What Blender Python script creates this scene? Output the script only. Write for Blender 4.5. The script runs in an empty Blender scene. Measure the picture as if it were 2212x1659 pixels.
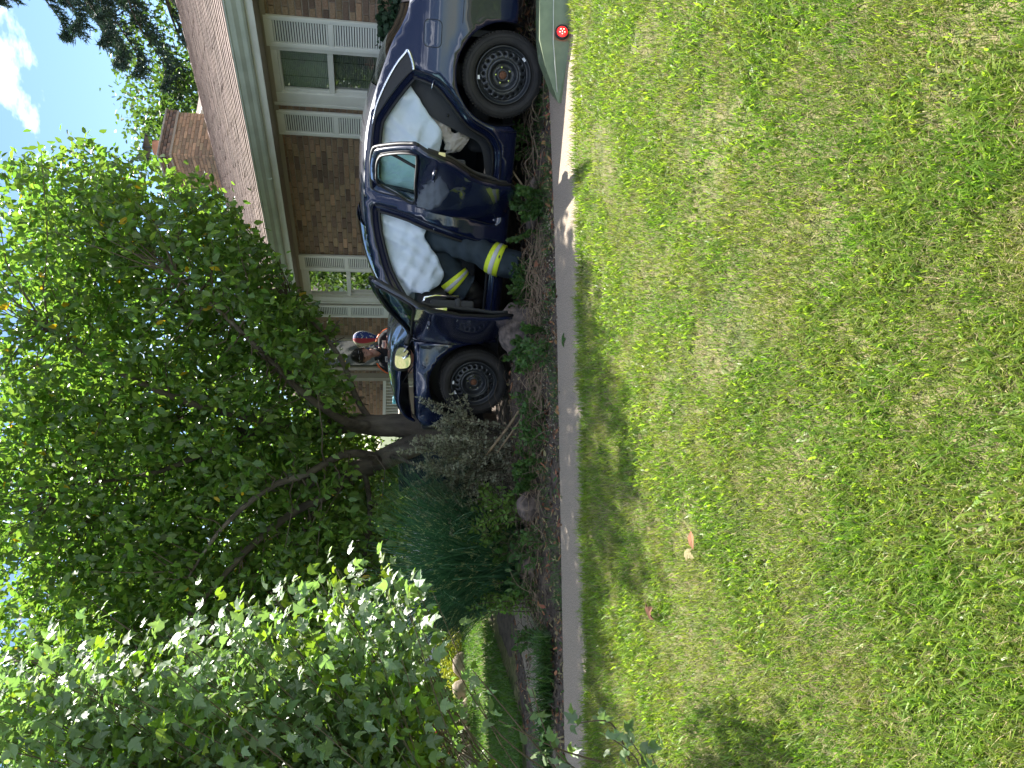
import bpy, bmesh, math, random
import numpy as np
from mathutils import Vector, Matrix, noise as mnoise
from mathutils.geometry import delaunay_2d_cdt

random.seed(11)
rng = np.random.default_rng(11)
R = math.radians
scene = bpy.context.scene
COL = scene.collection

# ------------------------------------------------------------------ camera
# the phone was held upright while the picture is stored on its side: world up points to picture left
EYE = 1.27
cam_data = bpy.data.cameras.new('camera')
cam = bpy.data.objects.new('camera', cam_data); COL.objects.link(cam)
cam.location = (0, 0, EYE)
cam_data.sensor_width = 36.0
cam_data.lens = 36.0 * 1600.0 / 2212.0
cam_data.clip_end = 800
pitch = R(10.3)
fwd = Vector((0, math.cos(pitch), -math.sin(pitch)))
upw = Vector((0, math.sin(pitch), math.cos(pitch)))
right = Vector((1, 0, 0))
# picture right = -world up, picture up = world right
m = Matrix((-upw, right, -fwd)).transposed()
cam.rotation_euler = m.to_euler()
scene.camera = cam

# ------------------------------------------------------------------ light
SUN_EL, SUN_AZ = R(52), R(21)         # azimuth measured from +Y towards +X
sdir = Vector((math.sin(SUN_AZ) * math.cos(SUN_EL), math.cos(SUN_AZ) * math.cos(SUN_EL), math.sin(SUN_EL)))
sd = bpy.data.lights.new('sun', 'SUN'); sd.energy = 4.2; sd.angle = R(0.5); sd.color = (1.0, 0.955, 0.87)
sun = bpy.data.objects.new('sun', sd); COL.objects.link(sun)
sun.rotation_euler = sdir.to_track_quat('Z', 'Y').to_euler()
sun.location = (4, 14, 30)
world = bpy.data.worlds.new('World'); scene.world = world; world.use_nodes = True
wt = world.node_tree; wt.nodes.clear()
wo = wt.nodes.new('ShaderNodeOutputWorld'); wb = wt.nodes.new('ShaderNodeBackground')
sky = wt.nodes.new('ShaderNodeTexSky'); sky.sky_type = 'NISHITA'; sky.sun_disc = False
sky.sun_elevation = SUN_EL; sky.sun_rotation = SUN_AZ; sky.altitude = 200; sky.air_density = 1.0; sky.dust_density = 0.0; sky.ozone_density = 3.0
wb.inputs['Strength'].default_value = 0.055
# fair-weather clouds, all round the sky
tc = wt.nodes.new('ShaderNodeTexCoord'); mp = wt.nodes.new('ShaderNodeMapping'); mp.inputs['Scale'].default_value = (1.0, 1.0, 2.2); mp.inputs['Location'].default_value = (3.1, 0.9, 0.0)
ns = wt.nodes.new('ShaderNodeTexNoise'); ns.inputs['Scale'].default_value = 2.6; ns.inputs['Detail'].default_value = 7; ns.inputs['Roughness'].default_value = 0.58
rp = wt.nodes.new('ShaderNodeValToRGB'); rp.color_ramp.elements[0].position = 0.515; rp.color_ramp.elements[1].position = 0.66
rp.color_ramp.elements[0].color = (0, 0, 0, 1); rp.color_ramp.elements[1].color = (0.85, 0.85, 0.85, 1)
mx = wt.nodes.new('ShaderNodeMixRGB'); mx.inputs['Color2'].default_value = (26, 27, 29, 1)
L = wt.links.new
L(tc.outputs['Generated'], mp.inputs['Vector']); L(mp.outputs['Vector'], ns.inputs['Vector']); L(ns.outputs['Fac'], rp.inputs['Fac'])
L(rp.outputs['Color'], mx.inputs['Fac']); L(sky.outputs['Color'], mx.inputs['Color1']); L(mx.outputs['Color'], wb.inputs['Color']); L(wb.outputs['Background'], wo.inputs['Surface'])
vs = scene.view_settings
vs.view_transform = 'Standard'; vs.look = 'None'; vs.gamma = 1; vs.use_curve_mapping = False
vs.exposure = 2.0

# ------------------------------------------------------------------ helpers
MATS = {}
def mat(name, base, rough=0.6, metal=0.0, c2=None, nscale=8.0, ndetail=4, bump=0.0, bscale=40.0, coat=0.0, spec=0.5, trans=None,
        island=0.0, c3=None, c3scale=1.5, c3lo=0.5, c3hi=0.62, transmission=0.0, ior=1.45, alpha=1.0, emit=None, hue=0.0, stretch=None, ramp=(0.35, 0.65)):
    M = bpy.data.materials.new(name); M.use_nodes = True
    nt = M.node_tree; n = nt.nodes; l = nt.links.new
    b = n['Principled BSDF']; out = n['Material Output']
    b.inputs['Base Color'].default_value = (*base, 1)
    b.inputs['Roughness'].default_value = rough; b.inputs['Metallic'].default_value = metal
    b.inputs['Specular IOR Level'].default_value = spec
    b.inputs['Coat Weight'].default_value = coat; b.inputs['Coat Roughness'].default_value = 0.03
    b.inputs['Transmission Weight'].default_value = transmission; b.inputs['IOR'].default_value = ior
    b.inputs['Alpha'].default_value = alpha
    if emit: b.inputs['Emission Color'].default_value = (*emit[:3], 1); b.inputs['Emission Strength'].default_value = emit[3]
    col = None
    co = n.new('ShaderNodeTexCoord'); vec = co.outputs['Object']
    if stretch:
        mpn = n.new('ShaderNodeMapping'); mpn.inputs['Scale'].default_value = stretch; l(vec, mpn.inputs['Vector']); vec = mpn.outputs['Vector']
    def rgb(c):
        q = n.new('ShaderNodeRGB'); q.outputs[0].default_value = (*c, 1); return q.outputs[0]
    def mixc(fac, a, bb):
        q = n.new('ShaderNodeMixRGB'); l(fac, q.inputs['Fac']); l(a, q.inputs['Color1']); l(bb, q.inputs['Color2']); return q.outputs[0]
    if c2 is not None:
        t = n.new('ShaderNodeTexNoise'); t.inputs['Scale'].default_value = nscale; t.inputs['Detail'].default_value = ndetail; l(vec, t.inputs['Vector'])
        r = n.new('ShaderNodeValToRGB'); r.color_ramp.elements[0].position = ramp[0]; r.color_ramp.elements[1].position = ramp[1]
        l(t.outputs['Fac'], r.inputs['Fac']); col = mixc(r.outputs['Color'], rgb(base), rgb(c2))
    if c3 is not None:
        t = n.new('ShaderNodeTexNoise'); t.inputs['Scale'].default_value = c3scale; t.inputs['Detail'].default_value = 5; l(vec, t.inputs['Vector'])
        r = n.new('ShaderNodeValToRGB'); r.color_ramp.elements[0].position = c3lo; r.color_ramp.elements[1].position = c3hi
        l(t.outputs['Fac'], r.inputs['Fac']); col = mixc(r.outputs['Color'], col or rgb(base), rgb(c3))
    if island > 0 or hue > 0:
        g = n.new('ShaderNodeNewGeometry'); h = n.new('ShaderNodeHueSaturation')
        l(col or rgb(base), h.inputs['Color'])
        mr = n.new('ShaderNodeMapRange'); mr.inputs['To Min'].default_value = 1 - island; mr.inputs['To Max'].default_value = 1 + island
        oi = n.new('ShaderNodeObjectInfo'); ad = n.new('ShaderNodeMath'); ad.operation = 'ADD'; fr = n.new('ShaderNodeMath'); fr.operation = 'FRACT'
        l(g.outputs['Random Per Island'], ad.inputs[0]); l(oi.outputs['Random'], ad.inputs[1]); l(ad.outputs[0], fr.inputs[0])
        l(fr.outputs[0], mr.inputs['Value']); l(mr.outputs['Result'], h.inputs['Value'])
        if hue:
            m7 = n.new('ShaderNodeMath'); m7.operation = 'MULTIPLY'; m7.inputs[1].default_value = 7.31; f7 = n.new('ShaderNodeMath'); f7.operation = 'FRACT'
            l(fr.outputs[0], m7.inputs[0]); l(m7.outputs[0], f7.inputs[0])
            mh = n.new('ShaderNodeMapRange'); mh.inputs['To Min'].default_value = .5 - hue; mh.inputs['To Max'].default_value = .5 + hue
            l(f7.outputs[0], mh.inputs['Value']); l(mh.outputs['Result'], h.inputs['Hue'])
        col = h.outputs['Color']
    if col is not None: l(col, b.inputs['Base Color'])
    if bump:
        t = n.new('ShaderNodeTexNoise'); t.inputs['Scale'].default_value = bscale; t.inputs['Detail'].default_value = 5; l(vec, t.inputs['Vector'])
        bp = n.new('ShaderNodeBump'); bp.inputs['Strength'].default_value = bump; bp.inputs['Distance'].default_value = 0.01
        l(t.outputs['Fac'], bp.inputs['Height']); l(bp.outputs['Normal'], b.inputs['Normal'])
    if trans:                       # light passing through a thin leaf or cloth
        tr = n.new('ShaderNodeBsdfTranslucent'); ms = n.new('ShaderNodeMixShader'); ms.inputs['Fac'].default_value = trans[3]
        if col is not None:
            mm = n.new('ShaderNodeMixRGB'); mm.blend_type = 'MULTIPLY'; mm.inputs['Fac'].default_value = 1; mm.inputs['Color2'].default_value = (*trans[:3], 1)
            l(col, mm.inputs['Color1']); l(mm.outputs[0], tr.inputs['Color'])
        else: tr.inputs['Color'].default_value = (*[x * y for x, y in zip(base, trans)], 1)
        l(b.outputs[0], ms.inputs[1]); l(tr.outputs[0], ms.inputs[2]); l(ms.outputs[0], out.inputs['Surface'])
    MATS[name] = M
    return M

def props(o, label=None, cat=None, group=None, kind=None):
    if label: o['label'] = label
    if cat: o['category'] = cat
    if group: o['group'] = group
    if kind: o['kind'] = kind
    return o

def empty(name, loc=(0, 0, 0), rz=0, **k):
    o = bpy.data.objects.new(name, None); COL.objects.link(o); o.location = loc; o.rotation_euler = (0, 0, rz); o.empty_display_size = .1
    return props(o, **k)

def mk(name, verts, faces, mt, parent=None, smooth=False, mi=None, **k):
    me = bpy.data.meshes.new(name); me.from_pydata([tuple(map(float, v)) for v in verts], [], faces)
    for q in (mt if isinstance(mt, (list, tuple)) else [mt]): me.materials.append(q)
    if mi is not None: me.polygons.foreach_set('material_index', mi)
    if smooth: me.polygons.foreach_set('use_smooth', [True] * len(me.polygons))
    me.update()
    return link(name, me, parent, **k)

def link(name, me, parent=None, loc=None, rot=None, mw=None, **k):
    o = bpy.data.objects.new(name, me); COL.objects.link(o)
    if parent: o.parent = parent
    if loc is not None: o.location = loc
    if rot is not None: o.rotation_euler = rot
    if mw is not None: o.matrix_local = mw
    return props(o, **k)

def npmesh(name, V, F, mats, mi=None, smooth=False):
    """V (n,3) float, F (m,k) int, all faces with k corners"""
    me = bpy.data.meshes.new(name); k = F.shape[1]
    me.vertices.add(len(V)); me.vertices.foreach_set('co', np.ascontiguousarray(V, np.float32).ravel())
    me.loops.add(F.size); me.loops.foreach_set('vertex_index', np.ascontiguousarray(F, np.int32).ravel())
    me.polygons.add(len(F)); me.polygons.foreach_set('loop_start', np.arange(0, F.size, k, dtype=np.int32))
    try: me.polygons.foreach_set('loop_total', np.full(len(F), k, dtype=np.int32))
    except Exception: pass
    for q in (mats if isinstance(mats, (list, tuple)) else [mats]): me.materials.append(q)
    if mi is not None: me.polygons.foreach_set('material_index', np.ascontiguousarray(mi, np.int32))
    if smooth: me.polygons.foreach_set('use_smooth', np.ones(len(F), bool))
    me.update(calc_edges=True); me.validate()
    return me

class MB:
    """collects shapes for one mesh"""
    def __init__(s): s.v = []; s.f = []; s.m = []
    def add(s, v, f, m=0):
        o = len(s.v); s.v += [tuple(p) for p in v]; s.f += [tuple(i + o for i in q) for q in f]; s.m += [m] * len(f); return s
    def box(s, x0, x1, y0, y1, z0, z1, m=0, M=None):
        v = [Vector((x, y, z)) for x in (x0, x1) for y in (y0, y1) for z in (z0, z1)]
        if M: v = [M @ p for p in v]
        return s.add(v, [(0, 1, 3, 2), (4, 6, 7, 5), (0, 4, 5, 1), (2, 3, 7, 6), (0, 2, 6, 4), (1, 5, 7, 3)], m)
    def tube(s, pts, rad, n=8, m=0, cap=True):
        pts = [Vector(p) for p in pts]; N = len(pts)
        if not isinstance(rad, (list, tuple)): rad = [rad] * N
        base = len(s.v); ref = None
        for i, p in enumerate(pts):
            t = (pts[min(i + 1, N - 1)] - pts[max(i - 1, 0)]).normalized()
            if ref is None: ref = t.orthogonal().normalized()
            ref = (ref - t * ref.dot(t)); ref = ref.normalized() if ref.length > 1e-6 else t.orthogonal().normalized()
            b = t.cross(ref)
            for k in range(n):
                a = 2 * math.pi * k / n; s.v.append(tuple(p + (ref * math.cos(a) + b * math.sin(a)) * rad[i]))
        for i in range(N - 1):
            for k in range(n):
                a = base + i * n + k; b2 = base + i * n + (k + 1) % n; s.f.append((a, b2, b2 + n, a + n)); s.m.append(m)
        if cap:
            s.f.append(tuple(base + k for k in range(n))[::-1]); s.m.append(m); s.f.append(tuple(base + (N - 1) * n + k for k in range(n))); s.m.append(m)
        return s
    def lathe(s, prof, n=32, axis='y', c=(0, 0, 0), m=0, closed=False):
        """prof: list of (radius, offset along the axis)"""
        base = len(s.v); K = len(prof)
        for i in range(n):
            a = 2 * math.pi * i / n
            for r, h in prof:
                u, w = r * math.cos(a), r * math.sin(a)
                p = {'y': (u, h, w), 'z': (u, w, h), 'x': (h, u, w)}[axis]
                s.v.append((p[0] + c[0], p[1] + c[1], p[2] + c[2]))
        for i in range(n):
            j = (i + 1) % n
            for k in range(K if closed else K - 1):
                k2 = (k + 1) % K
                s.f.append((base + i * K + k, base + i * K + k2, base + j * K + k2, base + j * K + k)); s.m.append(m)
        return s
    def ball(s, c, r, n=10, m=0):
        if not isinstance(r, (tuple, list)): r = (r, r, r)
        base = len(s.v); H = n // 2 + 1
        for i in range(H + 1):
            t = math.pi * i / H
            for k in range(n):
                a = 2 * math.pi * k / n
                s.v.append((c[0] + r[0] * math.sin(t) * math.cos(a), c[1] + r[1] * math.sin(t) * math.sin(a), c[2] + r[2] * math.cos(t)))
        for i in range(H):
            for k in range(n):
                k2 = (k + 1) % n; s.f.append((base + i * n + k, base + (i + 1) * n + k, base + (i + 1) * n + k2, base + i * n + k2)); s.m.append(m)
        return s
    def out(s, name, mt, parent=None, smooth=False, bevel=0, **k):
        o = mk(name, s.v, s.f, mt, parent, smooth, s.m, **k)
        if bevel:
            b = o.modifiers.new('bevel', 'BEVEL'); b.width = bevel; b.segments = 3; b.limit_method = 'ANGLE'; b.angle_limit = R(35)
            o.data.polygons.foreach_set('use_smooth', [True] * len(o.data.polygons))
        return o

def spline(pts, per=6, closed=False):
    """Catmull-Rom through points of any dimension"""
    P = [np.array(p, float) for p in pts]; n = len(P); out = []
    rngi = range(n) if closed else range(n - 1)
    for i in rngi:
        if closed: a, b, c, d = P[(i - 1) % n], P[i], P[(i + 1) % n], P[(i + 2) % n]
        else: a, b, c, d = P[max(i - 1, 0)], P[i], P[i + 1], P[min(i + 2, n - 1)]
        for k in range(per):
            t = k / per
            out.append(.5 * ((2 * b) + (c - a) * t + (2 * a - 5 * b + 4 * c - d) * t * t + (3 * b - a - 3 * c + d) * t ** 3))
    if not closed: out.append(P[-1])
    return out

def inside(px, pz, poly):
    """px,pz arrays"""
    px = np.asarray(px); pz = np.asarray(pz); r = np.zeros(px.shape, bool); n = len(poly); j = n - 1
    for i in range(n):
        xi, zi = poly[i]; xj, zj = poly[j]
        c = ((zi > pz) != (zj > pz)) & (px < (xj - xi) * (pz - zi) / ((zj - zi) if zj != zi else 1e-12) + xi)
        r ^= c; j = i
    return r

def segdist(px, pz, poly):
    d = np.full(px.shape, 1e9); n = len(poly)
    for i in range(n):
        a = np.array(poly[i]); b = np.array(poly[(i + 1) % n]); ab = b - a; L2 = max((ab ** 2).sum(), 1e-12)
        t = np.clip(((px - a[0]) * ab[0] + (pz - a[1]) * ab[1]) / L2, 0, 1)
        d = np.minimum(d, np.hypot(px - a[0] - t * ab[0], pz - a[1] - t * ab[1]))
    return d

def sheet(outline, holes, fn, step=0.04):
    """triangulated sheet inside an outline with holes; fn(x,z)->3d"""
    outline = [tuple(p) for p in outline]; holes = [[tuple(p) for p in h] for h in holes]
    pts = []; edges = []
    for loop in [outline] + holes:
        o = len(pts); n = len(loop); pts += [Vector(p[:2]) for p in loop]; edges += [(o + i, o + (i + 1) % n) for i in range(n)]
    xs = [p[0] for p in outline]; zs = [p[1] for p in outline]
    gx, gz = np.meshgrid(np.arange(min(xs), max(xs), step), np.arange(min(zs), max(zs), step)); gx = gx.ravel(); gz = gz.ravel()
    gx[::2] += step * .13; gz[::3] += step * .11
    ok = inside(gx, gz, outline)
    for h in holes: ok &= ~inside(gx, gz, h)
    gx, gz = gx[ok], gz[ok]
    if len(gx):
        d = segdist(gx, gz, outline)
        for h in holes: d = np.minimum(d, segdist(gx, gz, h))
        gx, gz = gx[d > step * .4], gz[d > step * .4]
        pts += [Vector((a, b)) for a, b in zip(gx, gz)]
    v, e, f, *_ = delaunay_2d_cdt(pts, edges, [], 0, 1e-6)
    c = np.array([[(v[q[0]][0] + v[q[1]][0] + v[q[2]][0]) / 3, (v[q[0]][1] + v[q[1]][1] + v[q[2]][1]) / 3] for q in f])
    ok = inside(c[:, 0], c[:, 1], outline)
    for h in holes: ok &= ~inside(c[:, 0], c[:, 1], h)
    F = [tuple(q)[::-1] for q, k in zip(f, ok) if k]
    return [fn(p[0], p[1]) for p in v], F

def solid(o, t, off=-1.0):
    s = o.modifiers.new('solid', 'SOLIDIFY'); s.thickness = t; s.offset = off; return o

def skin(name, V, E, rad, mt, parent=None, levels=2, root=0, **k):
    me = bpy.data.meshes.new(name); me.from_pydata([tuple(v) for v in V], E, []); me.materials.append(mt)
    o = link(name, me, parent, **k)
    sm = o.modifiers.new('skin', 'SKIN'); sm.use_smooth_shade = True; sm.branch_smoothing = 0.6
    for i, s in enumerate(me.skin_vertices[0].data):
        r = rad[i]; s.radius = (r, r) if not isinstance(r, tuple) else r; s.use_root = (i == root)
    sb = o.modifiers.new('sub', 'SUBSURF'); sb.levels = levels; sb.render_levels = levels
    return o

def basis(dirs, nrm):
    d = dirs / np.linalg.norm(dirs, axis=1)[:, None]
    n = nrm - (nrm * d).sum(1)[:, None] * d; n /= (np.linalg.norm(n, axis=1)[:, None] + 1e-9)
    return d, np.cross(n, d), n

def cloud(name, P, dirs, nrm, size, tv, tf, mats, mi=None, smooth=False, ws=None):
    """many copies of one small template joined in one mesh; template x = along, y = across, z = out of the leaf"""
    d, s, n = basis(dirs, nrm); tv = np.array(tv, float); tf = np.array(tf, int); size = np.asarray(size, float); N, K = len(P), len(tv)
    w = size if ws is None else np.asarray(ws, float)
    V = P[:, None, :] + (tv[None, :, 0:1] * size[:, None, None]) * d[:, None, :] + (tv[None, :, 1:2] * w[:, None, None]) * s[:, None, :] + (tv[None, :, 2:3] * size[:, None, None]) * n[:, None, :]
    F = (tf[None] + (np.arange(N) * K)[:, None, None]).reshape(-1, tf.shape[1])
    m = None if mi is None else np.repeat(mi, len(tf))
    return npmesh(name, V.reshape(-1, 3), F, mats, m, smooth)

def frame(p, d, nrm, s):
    d = Vector(d).normalized(); nrm = Vector(nrm); nrm = (nrm - d * nrm.dot(d)).normalized(); sd_ = nrm.cross(d)
    M = Matrix((d * s, sd_ * s, nrm * s)).transposed().to_4x4(); M.translation = Vector(p); return M

def rand_dirs(n): 
    v = rng.normal(size=(n, 3)); return v / np.linalg.norm(v, axis=1)[:, None]

# oval leaf, pointed, folded along the midrib (all quads/tris as tris)
LEAF_V = [(0, 0, 0), (.33, .27, .05), (.72, .20, .04), (1, 0, -.06), (.72, -.20, .04), (.33, -.27, .05), (.5, 0, -.015)]
LEAF_F = [(0, 1, 6), (1, 2, 6), (2, 3, 6), (3, 4, 6), (4, 5, 6), (5, 0, 6)]
# three-lobed leaf of a viburnum / maple kind
LOBE_H = [(.06, .14, .02), (.14, .30, .02), (.30, .36, .0), (.50, .54, -.06), (.47, .36, .01), (.52, .22, .05), (.64, .25, .03), (.72, .15, .03), (.84, .13, -.01)]
LOBE_V = [(0, 0, 0)] + LOBE_H + [(1.02, 0, -.10)] + [(a, -b_, c) for a, b_, c in LOBE_H[::-1]] + [(.42, 0, -.03)]
LOBE_F = [(i, i + 1, 20) for i in range(19)] + [(19, 0, 20)]
# narrow blade
BLADE_V = [(0, .5, 0), (0, -.5, 0), (.55, .42, .06), (.55, -.42, .06), (1, 0, .28)]
BLADE_F = [(0, 1, 3), (0, 3, 2), (2, 3, 4)]
# ------------------------------------------------------------------ materials
M_soil = mat('soil', (.055, .038, .030), .95, c2=(.11, .085, .065), nscale=14, ndetail=8, bump=.9, bscale=60)
M_far = mat('far_ground', (.05, .075, .02), .95, c2=(.09, .10, .04), nscale=3)
M_lawnbase = mat('lawn_soil', (.11, .13, .035), .95, c2=(.20, .165, .085), nscale=26, ndetail=8, c3=(.06, .085, .02), c3scale=3.0, c3lo=.5, c3hi=.66, bump=.8, bscale=120)
M_path = mat('exposed_concrete', (.37, .295, .22), .93, c2=(.17, .13, .095), nscale=120, ndetail=3, c3=(.46, .42, .37), c3scale=170, c3lo=.56, c3hi=.66, bump=.7, bscale=190)
M_stone = mat('field_stone', (.19, .145, .125), .95, c2=(.06, .048, .043), nscale=16, ndetail=12, bump=1.0, bscale=45, island=.15)
M_stone2 = mat('edging_stone', (.36, .29, .22), .9, c2=(.25, .20, .15), nscale=9, ndetail=6, bump=.7, bscale=25)
M_brickA = mat('tan_brick', (.215, .14, .085), .9, c2=(.28, .20, .135), nscale=45, ndetail=6, bump=.5, bscale=130, island=.25, hue=.012)
M_brickB = mat('brown_brick', (.125, .082, .06), .9, c2=(.17, .115, .085), nscale=45, bump=.5, bscale=130, island=.2)
M_brickC = mat('orange_brick', (.31, .185, .11), .9, c2=(.38, .25, .16), nscale=40, bump=.5, bscale=130, island=.2)
M_mortar = mat('mortar', (.30, .26, .21), .95, c2=(.22, .185, .15), nscale=60, bump=.3, bscale=150)
M_shingle = mat('asphalt_shingle', (.29, .215, .185), .93, c2=(.19, .135, .118), nscale=60, ndetail=6, bump=.6, bscale=260, island=.22)
M_white = mat('white_paint', (.60, .605, .56), .55, c2=(.55, .55, .50), nscale=5)
M_shut = mat('shutter_white', (.66, .665, .62), .55)
M_gutter = mat('gutter_metal', (.42, .46, .40), .42, c2=(.34, .37, .32), nscale=6, metal=.0)
M_soffit = mat('soffit_tan', (.33, .295, .24), .6)
M_dark = mat('dark_gap', (.02, .02, .02), .9)
M_wglass = mat('window_glass', (.045, .055, .05), .04, spec=.9, coat=.6, c2=(.06, .07, .062), nscale=3)
M_blind = mat('pleated_blind', (.42, .45, .41), .8)
M_clay = mat('flue_clay', (.50, .22, .12), .85)
M_paint = mat('navy_car_paint', (.005, .009, .036), .26, metal=.15, coat=1.0, bump=.0)
M_black = mat('black_plastic', (.014, .014, .015), .45, c2=(.02, .02, .021), nscale=60)
M_trim = mat('dark_grey_trim', (.035, .036, .040), .75, bump=.25, bscale=300)
M_rubber = mat('tyre_rubber', (.022, .021, .020), .82, c2=(.034, .031, .028), nscale=9, bump=.3, bscale=90)
M_seal = mat('rubber_seal', (.008, .008, .009), .5)
M_rim = mat('black_steel_rim', (.018, .021, .025), .38, c2=(.028, .03, .033), nscale=7, coat=.2)
M_chrome = mat('chrome', (.78, .79, .80), .12, metal=1)
M_rust = mat('rusty_hub', (.14, .06, .03), .8)
M_seat = mat('seat_cloth', (.022, .023, .027), .9, bump=.3, bscale=200)
M_bag = mat('airbag_cloth', (.84, .90, .95), .85, c2=(.78, .85, .91), nscale=4, bump=.35, bscale=35, trans=(.9, .95, 1, .35))
M_cream = mat('cream_airbag', (.60, .54, .48), .85, c2=(.50, .45, .41), nscale=9, bump=.4, bscale=40, trans=(1, .95, .9, .2))
M_mirror = mat('mirror_glass', (.85, .88, .90), .01, metal=1)
M_carglass = mat('tinted_car_glass', (.70, .90, .85), .0, transmission=1.0, ior=1.12, spec=.9, coat=.5)
M_red = mat('red_lens', (.75, .02, .02), .25, coat=.6, emit=(1, .02, .02, .5))
M_redoff = mat('tail_lens', (.30, .02, .02), .2, coat=.8)
M_yellow = mat('yellow_sticker', (.75, .52, .04), .6)
M_white2 = mat('white_sticker', (.75, .75, .75), .6)
M_deck = mat('olive_painted_steel', (.19, .235, .13), .42, c2=(.12, .16, .085), nscale=7, coat=.3, bump=.06, bscale=18)
M_pants = mat('bunker_navy', (.020, .032, .042), .9, c2=(.034, .048, .060), nscale=9, bump=.6, bscale=14)
M_hi = mat('lime_reflective', (.68, .80, .04), .5)
M_silver = mat('silver_reflective', (.55, .55, .56), .35)
M_boot = mat('black_boot', (.014, .013, .013), .5, bump=.3, bscale=60)
M_shirt = mat('black_work_shirt', (.012, .013, .018), .9, bump=.5, bscale=16)
M_orange = mat('orange_reflective', (.90, .16, .03), .55)
M_skin = mat('skin', (.46, .27, .20), .55, c2=(.40, .21, .155), nscale=18)
M_hair = mat('dark_hair', (.018, .013, .010), .6, bump=.8, bscale=120, stretch=(1, 1, 6))
M_bark = mat('tree_bark', (.135, .11, .082), .95, c2=(.06, .048, .038), nscale=12, ndetail=8, bump=1.0, bscale=34, stretch=(1, 1, .3), c3=(.20, .18, .14), c3scale=5, c3lo=.56, c3hi=.7)
M_twig = mat('twig_bark', (.10, .075, .05), .9)
M_stick = mat('fresh_broken_wood', (.24, .175, .10), .85, c2=(.12, .085, .05), nscale=20)
M_leaf = mat('tree_leaf', (.085, .14, .030), .42, spec=.6, island=.45, hue=.022, trans=(2.6, 2.9, 1.3, .45))
M_leafy = mat('yellowed_leaf', (.42, .30, .02), .6, island=.2, trans=(1.6, 1.4, .8, .45))
M_vib = mat('viburnum_leaf', (.12, .175, .085), .48, spec=1.0, island=.35, hue=.02, trans=(2.4, 2.9, 1.1, .38))
M_vibl = mat('young_viburnum_leaf', (.12, .19, .025), .45, island=.25, hue=.02, trans=(2.2, 2.3, 1.0, .5))
M_wilt = mat('wilted_leaf', (.21, .21, .14), .8, island=.35, hue=.02, trans=(1.5, 1.5, 1, .25))
M_fresh = mat('fresh_shrub_leaf', (.13, .22, .045), .5, island=.25, hue=.015, trans=(1.7, 1.9, 1, .4))
M_weed = mat('weed_leaf', (.060, .12, .030), .5, island=.35, hue=.02, trans=(1.8, 2.0, 1, .35))
M_brownleaf = mat('dead_leaf', (.22, .10, .045), .85, island=.45, hue=.02)
M_straw = mat('dry_straw', (.31, .26, .13), .85, island=.35, hue=.01, trans=(1.2, 1.2, 1, .25))
M_grass = mat('lawn_blade', (.112, .195, .014), .5, c2=(.17, .205, .035), nscale=4.5, ndetail=6, ramp=(.38, .62), island=.35, hue=.015, trans=(2.0, 2.2, 1.0, .42))
M_crab = mat('wide_grass_blade', (.17, .25, .035), .42, island=.3, hue=.015, trans=(2.1, 2.2, 1, .45))
M_grass2 = mat('back_lawn_blade', (.065, .135, .020), .5, island=.3, hue=.012, trans=(2.0, 2.1, 1, .4))
M_zebra = mat('striped_grass', (.055, .13, .065), .45, c2=(.34, .36, .18), nscale=11, ndetail=2, ramp=(.60, .64), island=.35, trans=(1.5, 1.8, 1.2, .3))
M_spruce = mat('spruce_needle', (.034, .062, .045), .7, island=.4, trans=(1.5, 1.8, 1, .15))
M_far_leaf = mat('far_tree_leaf', (.055, .095, .025), .5, island=.4, hue=.02, trans=(2.4, 2.6, 1.2, .4))
M_yew = mat('evergreen_leaf', (.018, .045, .018), .6, island=.35)
M_redleaf = mat('purple_leaf', (.14, .04, .035), .5, island=.3, trans=(2, 1.2, 1, .3))
M_goldleaf = mat('golden_leaf', (.30, .33, .03), .5, island=.3, trans=(1.6, 1.6, 1, .35))
M_siding = mat('white_siding', (.66, .67, .66), .6)
M_bin = mat('navy_bin_plastic', (.02, .03, .05), .5)
M_cyan = mat('turquoise_glaze', (.05, .32, .45), .4)
M_blue = mat('flag_blue', (.03, .055, .22), .7)
M_flagred = mat('flag_red', (.35, .03, .05), .7)
M_flagwhite = mat('flag_white', (.68, .66, .62), .7)
M_khaki = mat('khaki_cloth', (.30, .27, .17), .8)

# ------------------------------------------------------------------ ground
def ground_z(x, y):
    """lawn falls away gently towards the camera; the bed is level with small lumps"""
    z = 0.0
    e = 4.47 + .07 * x
    if y < e:
        t = min((e - y) / 3.2, 1.0); z =   .015 - .22 * t * t * (3 - 2 * t) * 1.0
    z += (mnoise.noise(Vector((x * .9, y * .9, 3.1))) * .02 if y < e else 0)
    return z
def grid(name, x0, x1, y0, y1, nx, ny, fz_, mt, **k):
    xs = np.linspace(x0, x1, nx); ys = np.linspace(y0, y1, ny)
    v = [(x, y, fz_(x, y)) for y in ys for x in xs]
    f = [(j * nx + i, j * nx + i + 1, (j + 1) * nx + i + 1, (j + 1) * nx + i) for j in range(ny - 1) for i in range(nx - 1)]
    return mk(name, v, f, mt, None, True, **k)
# far ground: one ring of terrain out to the horizon, below the near sheets
mk('ground', [(-300, -300, -.36), (300, -300, -.36), (300, 500, -.36), (-300, 500, -.36)], [(0, 1, 2, 3)], M_far, kind='structure')
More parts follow.
